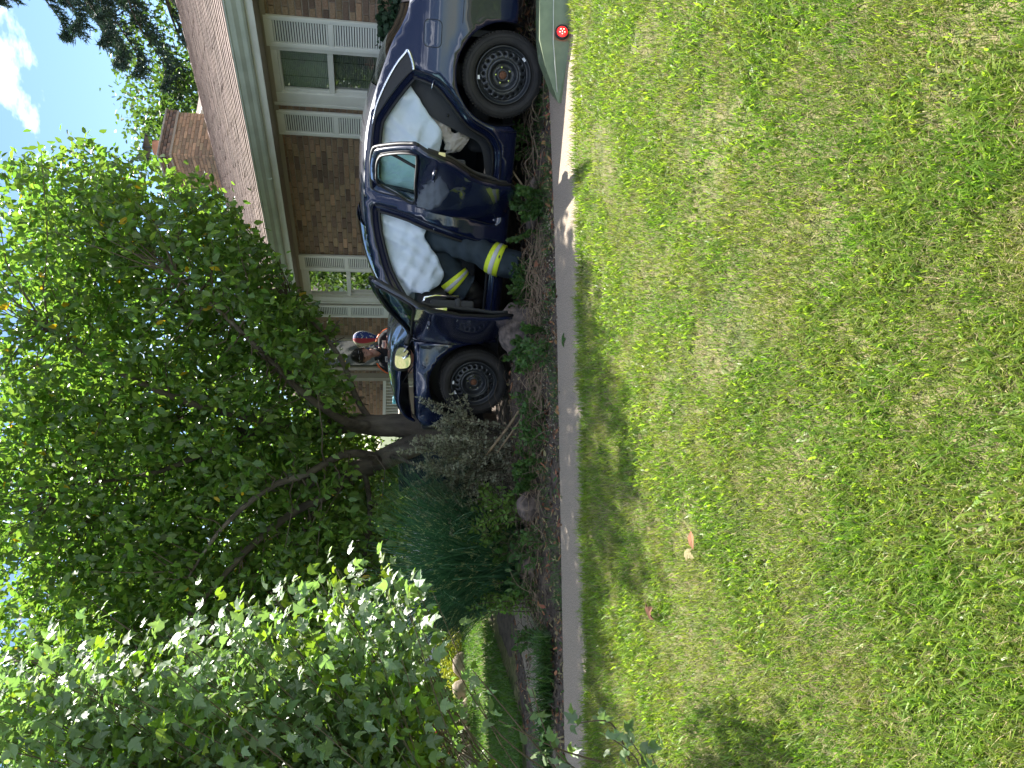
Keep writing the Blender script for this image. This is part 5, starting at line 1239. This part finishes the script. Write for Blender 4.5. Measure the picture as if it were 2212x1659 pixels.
# the 300 nearest blades singly
seg = 9; k = 2 * (seg + 1); front = np.argsort(bases[:, 1] + np.sin(az) * .5)[:300]; mask = np.ones(n, bool); mask[front] = False
Vn = V.reshape(n, k, 3); Fq = np.array([[2 * j, 2 * j + 1, 2 * j + 3, 2 * j + 2] for j in range(seg)])
for i in front: link('blade', npmesh('blade', Vn[i], Fq, M_zebra), zg)
Vr = Vn[mask].reshape(-1, 3); m_ = int(mask.sum()); Fr = (Fq[None] + (np.arange(m_) * k)[:, None, None]).reshape(-1, 4); link('blades', npmesh('blades', Vr, Fr, M_zebra), zg, kind='stuff')

# --- shrubs and weeds in the bed: stems with leaves along them
def shrub(name, loc, label, stems, mt, leaf=(.03, .05), step=.02, tv=LEAF_V, tf=LEAF_F, stem_mt=None, keep=300, cat='shrub', side_twigs=3, group=None, jitter=.5, twr=.35):
    s = empty(name, loc=loc, label=label, cat=cat, group=group); P = []; Dn = []; Nn = []
    for pts, r in stems:
        mb = MB(); Q = spline(pts, 7); mb.tube(Q, [r * (1 - .75 * i / len(Q)) for i in range(len(Q))], 6)
        tw_ = [Q]
        for _ in range(side_twigs):
            i = int(rng.integers(len(Q) // 4, len(Q) - 1)); d = np.array(Q[min(i + 1, len(Q) - 1)]) - np.array(Q[i - 1]); d /= np.linalg.norm(d) + 1e-9; ln = rng.uniform(.4, 1) * twr * np.linalg.norm(np.array(Q[-1]) - np.array(Q[0]))
            e = d * .7 + rng.normal(size=3) * .6; e /= np.linalg.norm(e); q = spline([Q[i], Q[i] + e * ln * .5 + rng.normal(size=3) * .01, Q[i] + e * ln + np.array([0, 0, .02])], 4); mb.tube(q, [r * .45 * (1 - .7 * k / len(q)) for k in range(len(q))], 5); tw_.append(q)
        mb.out('stem', stem_mt or M_twig, s, True)
        for Q2 in tw_:
            Q2 = np.array(Q2); sl_ = np.r_[0, np.cumsum(np.linalg.norm(np.diff(Q2, axis=0), axis=1))]
            for u in np.arange(sl_[-1] * (.25 if Q2 is tw_[0] else .1), sl_[-1], step):
                p = np.array([np.interp(u, sl_, Q2[:, c]) for c in range(3)]); i = min(np.searchsorted(sl_, u), len(Q2) - 1); t = Q2[i] - Q2[max(i - 1, 0)]; t = t / (np.linalg.norm(t) + 1e-9)
                sdv = np.cross(t, rng.normal(size=3)); sdv /= np.linalg.norm(sdv) + 1e-9
                for sg in (1, -1): P.append(p); Dn.append(sdv * sg + t * .45 + rng.normal(size=3) * jitter * .5); Nn.append(np.cross(sdv, t) + np.array([0, -.2, .9]) + rng.normal(size=3) * jitter)
            P.append(Q2[-1]); Dn.append(t + rng.normal(size=3) * .2); Nn.append(np.array([0, 0, 1.]) + rng.normal(size=3) * .3)
    P = np.array(P); sz = rng.uniform(*leaf, len(P))
    cloud_things(s, P, np.array(Dn), np.array(Nn), sz, tv, tf, mt, None, off=loc, keep=keep)
    return s
def fan(n, spread, h, base=.05, ydir=0.0, lean=(0, 0)):
    out = []
    for i in range(n):
        a = rng.uniform(0, 2 * math.pi); r = rng.uniform(.2, 1) * spread; b0 = rng.normal(size=2) * base; hh = h * rng.uniform(.65, 1.05)
        out.append(([(b0[0], b0[1], -.02), (b0[0] + (r * math.cos(a) + lean[0]) * .4, b0[1] + (r * math.sin(a) + lean[1]) * .4, hh * .5), (b0[0] + r * math.cos(a) + lean[0], b0[1] + r * math.sin(a) + lean[1], hh)], rng.uniform(.004, .008)))
    return out
shrub('broken_shrub', (-.72, 6.62, 0), 'wilted grey-green shrub broken over in front of the car', fan(30, .42, .80, .12), M_wilt, (.022, .040), .017, side_twigs=6, twr=.5)
shrub('broken_branch', (-.33, 6.45, .08), 'upright wilted sprig with curled leaves against the front tyre', [([(-.05, 0, 0), (-.02, -.02, .25), (.02, 0, .50), (.0, .0, .60)], .006), ([(-.15, 0, .0), (-.16, 0, .35), (-.13, 0, .62), (-.16, 0, .72)], .006), ([(-.2, .1, .1), (-.3, .1, .5), (-.24, .1, .82), (-.27, .1, .92)], .006)], M_wilt, (.03, .045), .016, cat='branch')
shrub('young_shrub', (-1.02, 6.15, 0), 'fresh light green shrub with oval leaves beside the wilted shrub', fan(14, .28, .50, .10), M_fresh, (.035, .06), .035, side_twigs=3)
shrub('young_shrub', (-1.78, 6.02, 0), 'light green shrub with upright tip standing in front of the grass clump', fan(9, .18, .50, .08), M_fresh, (.03, .055), .032, side_twigs=3)
shrub('broad_leaf_seedling', (-1.32, 6.0, 0), 'seedling with broad mid green leaves at the foot of the grass clump', fan(5, .12, .33, .04), M_weed, (.07, .10), .07, side_twigs=1, cat='seedling')
shrub('broad_leaf_seedling', (-1.62, 5.9, 0), 'lower seedling with heart shaped leaves between the two light shrubs', fan(5, .12, .22, .05), M_weed, (.06, .09), .07, side_twigs=1, cat='seedling')
FERN = [(0, .5, 0), (0, -.5, 0), (1, .1, 0), (1, -.1, 0)]
for i, (x, y, lab) in enumerate([(.30, 5.72, 'feathery bright green weed beside the boulder at the path edge'), (.80, 5.95, 'feathery weed growing just past the fallen twigs by the boot'), (-.62, 5.75, 'feathery weed in the soil left of the front wheel'), (1.42, 5.70, 'grassy weed tuft at the path edge under the rear door')]):
    shrub('feathery_weed', (x, y, 0), lab, fan(9, .16, .20, .07), M_weed, (.02, .035), .007, BLADE_V, BLADE_F, side_twigs=4, cat='weed', keep=60)
for i, (x, y, lab) in enumerate([(.95, 6.05, 'leafy weed under the door sill behind the boot'), (.55, 6.05, 'leafy weed in front of the boulder top under the front door'), (-.15, 5.72, 'small leafy weed in dug soil under the front wheel'), (2.05, 6.15, 'leafy weed under the rear of the sill by the rear tyre'), (-.40, 5.60, 'pale leafy weed leaning on the path edge below the wheel'), (.20, 5.50, 'small leafy weed at the path edge below the boulder'), (-1.2, 5.70, 'short leafy weed between the light shrub and the path'), (-2.05, 5.75, 'leafy weed at the tip of the grass strip between the two paths')]):
    shrub('leafy_weed', (x, y, 0), lab, fan(8, .14, .17, .07), M_weed, (.03, .055), .028, side_twigs=2, cat='weed', keep=40)
# strap-leaved plants between the two paths
sl_ = props(empty('strap_leaf_row', loc=(-2.3, 5.35, 0)), 'low bright strap-leaved plants in the strip between the two paths', 'plant')
n = 900; u = rng.random(n); bx = -.0 - 1.2 * u + .45; by = -.06 + rng.normal(size=n) * .05 + (.12 * (1 - u)); bases = np.stack([bx, by, np.zeros(n)], 1)
V, F = ribbons(bases, rng.uniform(0, 2 * math.pi, n), rng.uniform(.1, .7, n), rng.uniform(.10, .24, n), rng.uniform(.007, .013, n), rng.uniform(.4, 1.4, n), M_weed, seg=5); link('leaves', npmesh('strap', V, F, M_weed), sl_, kind='stuff')

# --- foreground viburnum on the left
vb = empty('viburnum_bush', loc=(-2.0, 3.35, -.1), label='large foreground viburnum bush with lobed leaves filling the left corner', cat='bush')
VO = np.array([-2.0, 3.35, -.1]); P = []; Dn = []; Nn = []; young = []; mbs = MB()
def vb_edge(z): return np.interp(z, [.2, .7, .95, 1.2, 1.6, 2.0, 2.4, 2.9], [-1.62, -1.42, -1.02, -.88, -.92, -1.02, -1.12, -1.20])
ns_ = 200
for i in range(ns_):
    z1 = rng.uniform(1.0, 3.0); xe = vb_edge(z1) - .9 * rng.random() ** 1.3 + .02; ye = rng.uniform(3.0, 3.8)
    if rng.random() < .28: xe = vb_edge(z1) + rng.uniform(-.08, .04)
    x0, y0 = -2.6 + rng.normal() * .2, 3.5 + rng.normal() * .2
    e = np.array([xe, ye, z1]); s0 = np.array([x0, y0, -.1]); m1 = s0 * .45 + e * .55 + np.array([-.12, 0, .30]) * rng.uniform(.5, 1)
    Q = np.array(spline([s0, s0 * .75 + e * .25 + np.array([-.05, 0, .12]), m1, e], 7)); r0 = rng.uniform(.003, .008)
    mbs.tube(Q - VO, [r0 * (1 - .8 * k / len(Q)) for k in range(len(Q))], 5, cap=False)
    sl2 = np.r_[0, np.cumsum(np.linalg.norm(np.diff(Q, axis=0), axis=1))]; is_y = rng.random() < .22
    for u in np.arange(sl2[-1] * .35, sl2[-1], .042):
        p = np.array([np.interp(u, sl2, Q[:, c]) for c in range(3)])
        if p[2] < 1.08 and rng.random() < .93: continue
        for q in range(2):
            o = rng.normal(size=3) * .055; P.append(p + o); d = o / (np.linalg.norm(o) + 1e-6) + np.array([.1, -.1, -.35]) + rng.normal(size=3) * .3; Dn.append(d); Nn.append(np.array([.32, -.42, .8]) + rng.normal(size=3) * .40); young.append(int(is_y and u > sl2[-1] * .55) if rng.random() < .9 else 0)
mbs.out('stems', M_twig, vb, True, kind='stuff')
# sparse low twigs with single leaves in front of the rear lawn
for (a, b_) in [((-1.75, 3.3, .25), (-1.38, 3.0, .78)), ((-1.8, 3.2, .30), (-1.30, 3.1, .62)), ((-1.7, 3.2, .15), (-1.42, 3.0, .45)), ((-1.72, 3.1, .0), (-1.50, 3.0, .22)), ((-1.85, 3.2, .1), (-1.52, 3.1, .30)), ((-1.9, 3.1, .2), (-1.60, 2.95, .55)), ((-1.8, 3.1, -.1), (-1.58, 3.0, .12)), ((-1.78, 3.3, .45), (-1.20, 3.1, .88))]:
    a = np.array(a); b_ = np.array(b_); Q = np.array(spline([a, (a + b_) / 2 + rng.normal(size=3) * .04, b_], 5)); mb = MB(); mb.tube(Q - VO, [.006, .0055, .005, .0045, .004, .004, .0035, .003, .003, .0025, .002][:len(Q)], 5); mb.out('twig', M_twig, vb, True)
    for _ in range(9): p = Q[rng.integers(3, len(Q))]; P.append(p + rng.normal(size=3) * .03); Dn.append(rng.normal(size=3) + np.array([0, 0, -.3])); Nn.append(np.array([0, -.3, .8]) + rng.normal(size=3) * .5); young.append(0)
P = np.array(P); Dn = np.array(Dn); Nn = np.array(Nn); sz = rng.uniform(.04, .08, len(P)); print('viburnum', len(P))
cloud_things(vb, P - VO, Dn, Nn, sz, LOBE_V, LOBE_F, [M_vib, M_vibl], np.array(young), off=VO)
# inner small-leaved mass and coloured plants at the far border
far_tree('border_shrub', -4.6, 9.6, .1, 1.15, .9, .5, 5000, M_far_leaf, 'low green border shrub behind the stone edging', lsz=(.04, .07), trunk_r=.03)
far_tree('border_shrub', -6.3, 10.4, .1, 1.9, 1.1, .6, 6000, M_far_leaf, 'taller green border shrub behind the far end of the stones', lsz=(.05, .08), trunk_r=.03)
far_tree('purple_shrub', -5.3, 10.9, .1, .75, .4, .3, 2200, M_redleaf, 'small purple-leaved shrub among the stones', lsz=(.03, .05), trunk_r=.02)
far_tree('golden_shrub', -5.6, 9.6, .1, .55, .45, .3, 3000, M_goldleaf, 'golden leaved shrub in front of the stones at the far left', lsz=(.03, .05), trunk_r=.02)
far_tree('golden_shrub', -3.95, 10.6, .05, .40, .5, .25, 2500, M_goldleaf, 'low yellow green shrub at the near end of the stone row', lsz=(.03, .05), trunk_r=.02)
# ------------------------------------------------------------------ stones
def rock(name, c, r, mt, label, seed, parent=None, group=None, cat='rock', sub=4):
    b = bmesh.new(); bmesh.ops.create_icosphere(b, subdivisions=sub, radius=1)
    for v in b.verts:
        p = v.co.copy(); k = 1 + .26 * mnoise.noise(p * 1.1 + Vector((seed, 0, 0))) + .10 * mnoise.noise(p * 3 + Vector((0, seed, 0))) + .03 * mnoise.noise(p * 9 + Vector((0, seed, 0)))
        # flattened facets
        for q in range(5):
            n_ = Vector((math.sin(seed * 3 + q * 2.1), math.cos(seed * 5 + q * 1.7), math.sin(seed + q) * .6)).normalized(); h = (p * k).dot(n_)
            if h > .72: k *= .72 / h * .5 + .5
        v.co = Vector((p.x * k * r[0], p.y * k * r[1], p.z * k * r[2]))
    me = bpy.data.meshes.new(name); b.to_mesh(me); b.free(); me.materials.append(mt); me.polygons.foreach_set('use_smooth', [True] * len(me.polygons))
    o = link(name, me, parent, label=label, cat=cat, group=group); o.location = c; return o
rock('boulder', (.42, 6.02, .10), (.25, .20, .19), M_stone, 'pinkish boulder pushed up beside the front tyre', 1.3)
rock('flat_stone', (1.42, 5.92, .03), (.24, .10, .055), M_stone, 'flat stone in the bed beneath the rear door', 2.7)
rock('flat_stone', (-.98, 5.88, .06), (.13, .09, .10), M_stone, 'grey stone half buried between the light shrub and grass clump', 3.9)
rock('flat_stone', (2.45, 6.0, .02), (.20, .10, .05), M_stone, 'flat stone behind the rear tyre', 5.1)
rock('flat_stone', (-1.5, 5.98, .06), (.12, .10, .08), M_stone, 'dark stone beneath the grass clump', 6.2)
sg = 'stones edging the rear lawn'
sz_ = [(-3.7, 10.7, 'first edging stone next to the grass clump'), (-3.95, 10.35, 'second edging stone, tilted against the first'), (-4.2, 10.15, 'third edging stone, low and round'), (-4.45, 9.9, 'fourth edging stone with a flat top'), (-4.65, 9.7, 'fifth edging stone, small and buried'), (-4.85, 9.5, 'sixth edging stone, broad and pale'), (-5.1, 9.3, 'seventh edging stone behind the golden shrub'), (-5.3, 9.1, 'edging stone nearest the left corner of the rear lawn')]
for i, (x, y, lab) in enumerate(sz_):
    rock('edging_stone', (x, y, .10), (.15 + .05 * (i % 2), .12, .11 + .03 * (i % 3)), M_stone2, lab, i * 1.7, group=sg, sub=3)
rock('tall_stone', (-3.55, 11.0, .25), (.16, .12, .26), M_stone2, 'tall pale upright stone at the end of the edging row', 8.8)
# ------------------------------------------------------------------ debris in the bed
def bedp(n, x0=-3, x1=3.4, y0=None, y1=7.0, edge=.0):
    x = rng.uniform(x0, x1, n); lo = np.array([path_hi(q) for q in x]) + edge; y = lo + (y1 - lo) * rng.random(n) ** 1.4; z = np.array([bed_z(a, b_) for a, b_ in zip(x, y)]); return np.stack([x, y, z], 1)
n = 5200; P = bedp(n); d = rand_dirs(n) * np.array([1, 1, .25]); me = cloud('mulch', P + np.array([0, 0, .006]), d, rand_dirs(n) * .4 + np.array([0, 0, 1]), rng.uniform(.02, .055, n), [(0, .16, 0), (0, -.16, 0), (1, .12, .05), (1, -.12, .05), (0, 0, .2), (1, 0, .2)], [(0, 4, 5), (0, 5, 2), (4, 1, 3), (4, 3, 5)], [M_soil, M_twig, M_straw, M_brownleaf], rng.choice(4, n, p=[.42, .33, .13, .12])); link('mulch_chips', me, kind='stuff')
n = 1500; P = bedp(n, edge=-.03, y1=6.6); me = cloud('dead', P + np.array([0, 0, .015]), rand_dirs(n) * np.array([1, 1, .4]), rand_dirs(n) * .6 + np.array([0, 0, 1]), rng.uniform(.025, .06, n), LEAF_V, LEAF_F, [M_brownleaf, M_straw, M_weed], rng.choice(3, n, p=[.6, .2, .2])); link('leaf_litter', me, kind='stuff')
# a few leaves single on the path and lawn
for i, (x, y, z, s, mt_, lab) in enumerate([(.70, 5.30, .006, .07, M_weed, 'torn green leaf on the path below the boot'), (.30, 5.02, .006, .10, M_weed, 'large torn green leaf on the path below the boulder'), (-.75, 5.15, .006, .09, M_weed, 'green leaf on the path by the light shrub'), (1.1, 5.05, .006, .05, M_straw, 'small pale scrap on the path below the rear door'), (.95, 5.72, .05, .11, M_brownleaf, 'rust brown dead leaf beside the boot'), (-1.1, 3.35, -.03, .09, M_brownleaf, 'brown curled leaf lying on the left of the lawn'), (-.62, 2.95, -.08, .08, M_brownleaf, 'tan leaf lying on the lawn near the middle'), (-.72, 3.0, -.07, .06, M_straw, 'pale leaf beside the tan leaf on the lawn')]):
    me = bpy.data.meshes.new('leaf'); me.from_pydata(LOBE_V if i % 2 else LEAF_V, [], LOBE_F if i % 2 else LEAF_F); me.materials.append(mt_)
    zz = z if y > 4.7 else lawn_z(x, y) + .045
    link('fallen_leaf', me, None, mw=frame((x, y, zz), rng.normal(size=3) * np.array([1, 1, .1]), (rng.normal() * .2, -.2, 1), s), label=lab, cat='leaf')
# twigs: tangles of dry stems
def tangle(c, rx, ry, h, n, L0, mt_, r=.0025):
    mb = MB()
    for i in range(n):
        x, y = c[0] + rng.normal() * rx, c[1] + rng.normal() * ry; y = max(y, path_hi(x) + .01); z = bed_z(x, y) + h * rng.random(); a = rng.uniform(0, 6.28); l_ = L0 * rng.uniform(.4, 1.2); e = rng.normal() * .25
        p = np.array([x, y, z]); q = p + np.array([math.cos(a) * l_, math.sin(a) * l_ * .6, e * l_]); q[2] = max(q[2], .005); mid = (p + q) / 2 + rng.normal(size=3) * l_ * .12; mid[2] = max(mid[2], .01)
        mb.tube(spline([p, mid, q], 3), [r, r * .9, r * .85, r * .8, r * .7, r * .6, r * .5], 4, cap=False)
    return mb
m_ = tangle((.9, 5.78), .28, .12, .14, 150, .22, M_twig); m_.out('twig_tangle', M_stick2 if 'M_stick2' in globals() else mat('dry_stem', (.25, .18, .12), .9), None, kind='stuff')
m_ = tangle((.2, 5.72), .5, .14, .10, 200, .2, M_twig); m_.out('twig_tangle', MATS['dry_stem'], None, kind='stuff')
m_ = tangle((-.9, 6.0), .7, .25, .18, 260, .26, M_twig); m_.out('twig_tangle', M_twig, None, kind='stuff')
m_ = tangle((-.1, 5.82), .5, .10, .10, 130, .24, MATS['dry_stem'], .003); m_.out('twig_tangle', MATS['dry_stem'], None, kind='stuff')
m_ = tangle((-1.3, 5.75), .7, .12, .10, 200, .22, M_twig); m_.out('twig_tangle', MATS['dry_stem'], None, kind='stuff')
m_ = tangle((1.9, 5.9), .6, .15, .10, 120, .25, M_twig); m_.out('twig_tangle', MATS['dry_stem'], None, kind='stuff')
# fine ground cover with seed heads
n = 7000; P = bedp(n, -2.4, 2.4, y1=6.2, edge=.02); den = noise3(P, 3.0); P = P[den > .02]; n = len(P)
V, F = ribbons(P, rng.uniform(0, 6.28, n), rng.uniform(.1, .9, n), rng.uniform(.03, .12, n), rng.uniform(.002, .006, n), rng.uniform(.2, 1.2, n), M_weed, seg=3); link('bed_weeds', npmesh('bw', V, F, M_weed), kind='stuff')
n = 260; P = bedp(n, -.6, 1.3, y1=5.9); me = cloud('seed', P + np.array([0, 0, .05]) * rng.random((n, 1)), rand_dirs(n), rand_dirs(n), rng.uniform(.004, .008, n), [(1, 0, 0), (-1, 0, 0), (0, 1, 0), (0, -1, 0), (0, 0, 1), (0, 0, -1)], [(0, 2, 4), (2, 1, 4), (1, 3, 4), (3, 0, 4), (2, 0, 5), (1, 2, 5), (3, 1, 5), (0, 3, 5)], mat('seed_head', (.30, .26, .19), .9)); link('seed_heads', me, kind='stuff')
# two fresh broken sticks, a pale stick by the rear wheel
for pts, r, lab in [([(-.22, 6.0, .12), (-.38, 6.1, .21), (-.60, 6.22, .36)], [.011, .013, .010], 'thick pale broken stick leaning from the soil below the front wheel'), ([(-.28, 6.0, .10), (-.42, 6.08, .18), (-.58, 6.15, .28)], [.007, .008, .006], 'thinner pale stick lying just under the thick one'), ([(1.45, 5.85, .02), (1.62, 5.95, .10), (1.80, 6.02, .20)], [.008, .008, .007], 'pale straight stick poking out below the car sill')]:
    mb = MB(); P_ = spline(pts, 5); mb.tube(P_, [float(q[0]) for q in spline([(v_,) for v_ in r], 5)], 8); mb.out('broken_stick', M_stick, None, True, label=lab, cat='stick')

# ------------------------------------------------------------------ lawn
def wedge(n, y0, y1, side_=.60, pad=.5):
    y = y0 + (y1 - y0) * rng.random(n); x = (rng.random(n) * 2 - 1) * (side_ * y + pad); return x, y
def lawn_pts(n, y0, y1, pw=1.0):
    x, y = wedge(int(n * 1.15), y0, y1); e = np.array([lawn_edge(a) for a in x]); y = np.where(y > e + .0, np.nan, y); k = ~np.isnan(y); x, y = x[k], y[k]
    z = np.array([ground_z(a, min(b_, lawn_edge(a) - .001)) for a, b_ in zip(x, y)]); return np.stack([x, y, z - .004], 1)
def blades(P, hmin, hmax, wmin, wmax, bend, mats, mi, name, flop=.5):
    n = len(P); a = rng.uniform(0, 6.283, n); t = np.abs(rng.normal(size=n)) * flop; d = np.stack([np.cos(a) * np.sin(t), np.sin(a) * np.sin(t), np.cos(t)], 1); nr = np.stack([np.cos(a + .2), np.sin(a + .2), -.1 + 0 * a], 1)
    h = rng.uniform(hmin, hmax, n); w = rng.uniform(wmin, wmax, n); me = cloud(name, P, d, nr, h, [(0, .5, 0), (0, -.5, 0), (.5, .45, .05 * bend), (.5, -.45, .05 * bend), (1, 0, .30 * bend)], BLADE_F, mats, mi, ws=w); return link(name, me, kind='stuff')
P = lawn_pts(210000, .9, 4.85); den = noise3(P[::1], 2.6, 5) ; keep = (den > -.35 + rng.random(len(P)) * .2) | (rng.random(len(P)) < .55); P = P[keep]
print('lawn blades', len(P))
blades(P, .028, .062, .0022, .0038, 1.2, [M_grass, M_straw], (rng.random(len(P)) < .14).astype(int), 'lawn_grass', .55)
P = lawn_pts(80000, .9, 4.8); den = noise3(P, 1.9, 11) + .7 * noise3(P, 5.5, 3); P = P[den > .1 + .5 * (rng.random(len(P)) - .5)]; blades(P, .028, .06, .006, .012, 1.6, [M_crab], None, 'wide_grass', .8)
P = lawn_pts(60000, .9, 4.8); den = noise3(P, 2.6, 21); P = P[den > .0]; blades(P, .02, .045, .0018, .003, 1.5, [M_straw], None, 'dry_grass', 1.25)
# rear lawn and bits of grass under the car
n = 60000; y = 6.4 + 6.5 * rng.random(n) ** 1.5; x = -2.4 - 4.2 * rng.random(n); k = (x < -2.95 + .18 * (y - 6.4) + 0 * x) ; x, y = x[k], y[k]; z = .012 + .012 * (y - 6.4); P = np.stack([x, y, z], 1)
blades(P, .04, .08, .005, .009, 1.2, [M_grass2], None, 'rear_lawn_grass', .5)
# tufts spilling along the lawn edge over the path
n = 5000; x = rng.uniform(-3.2, 3.6, n); y = np.array([lawn_edge(a) for a in x]) + rng.normal(size=n) * .02; z = np.full(n, .01); blades(np.stack([x, y, z], 1), .04, .075, .003, .005, 1.2, [M_grass], None, 'edge_grass', .7)
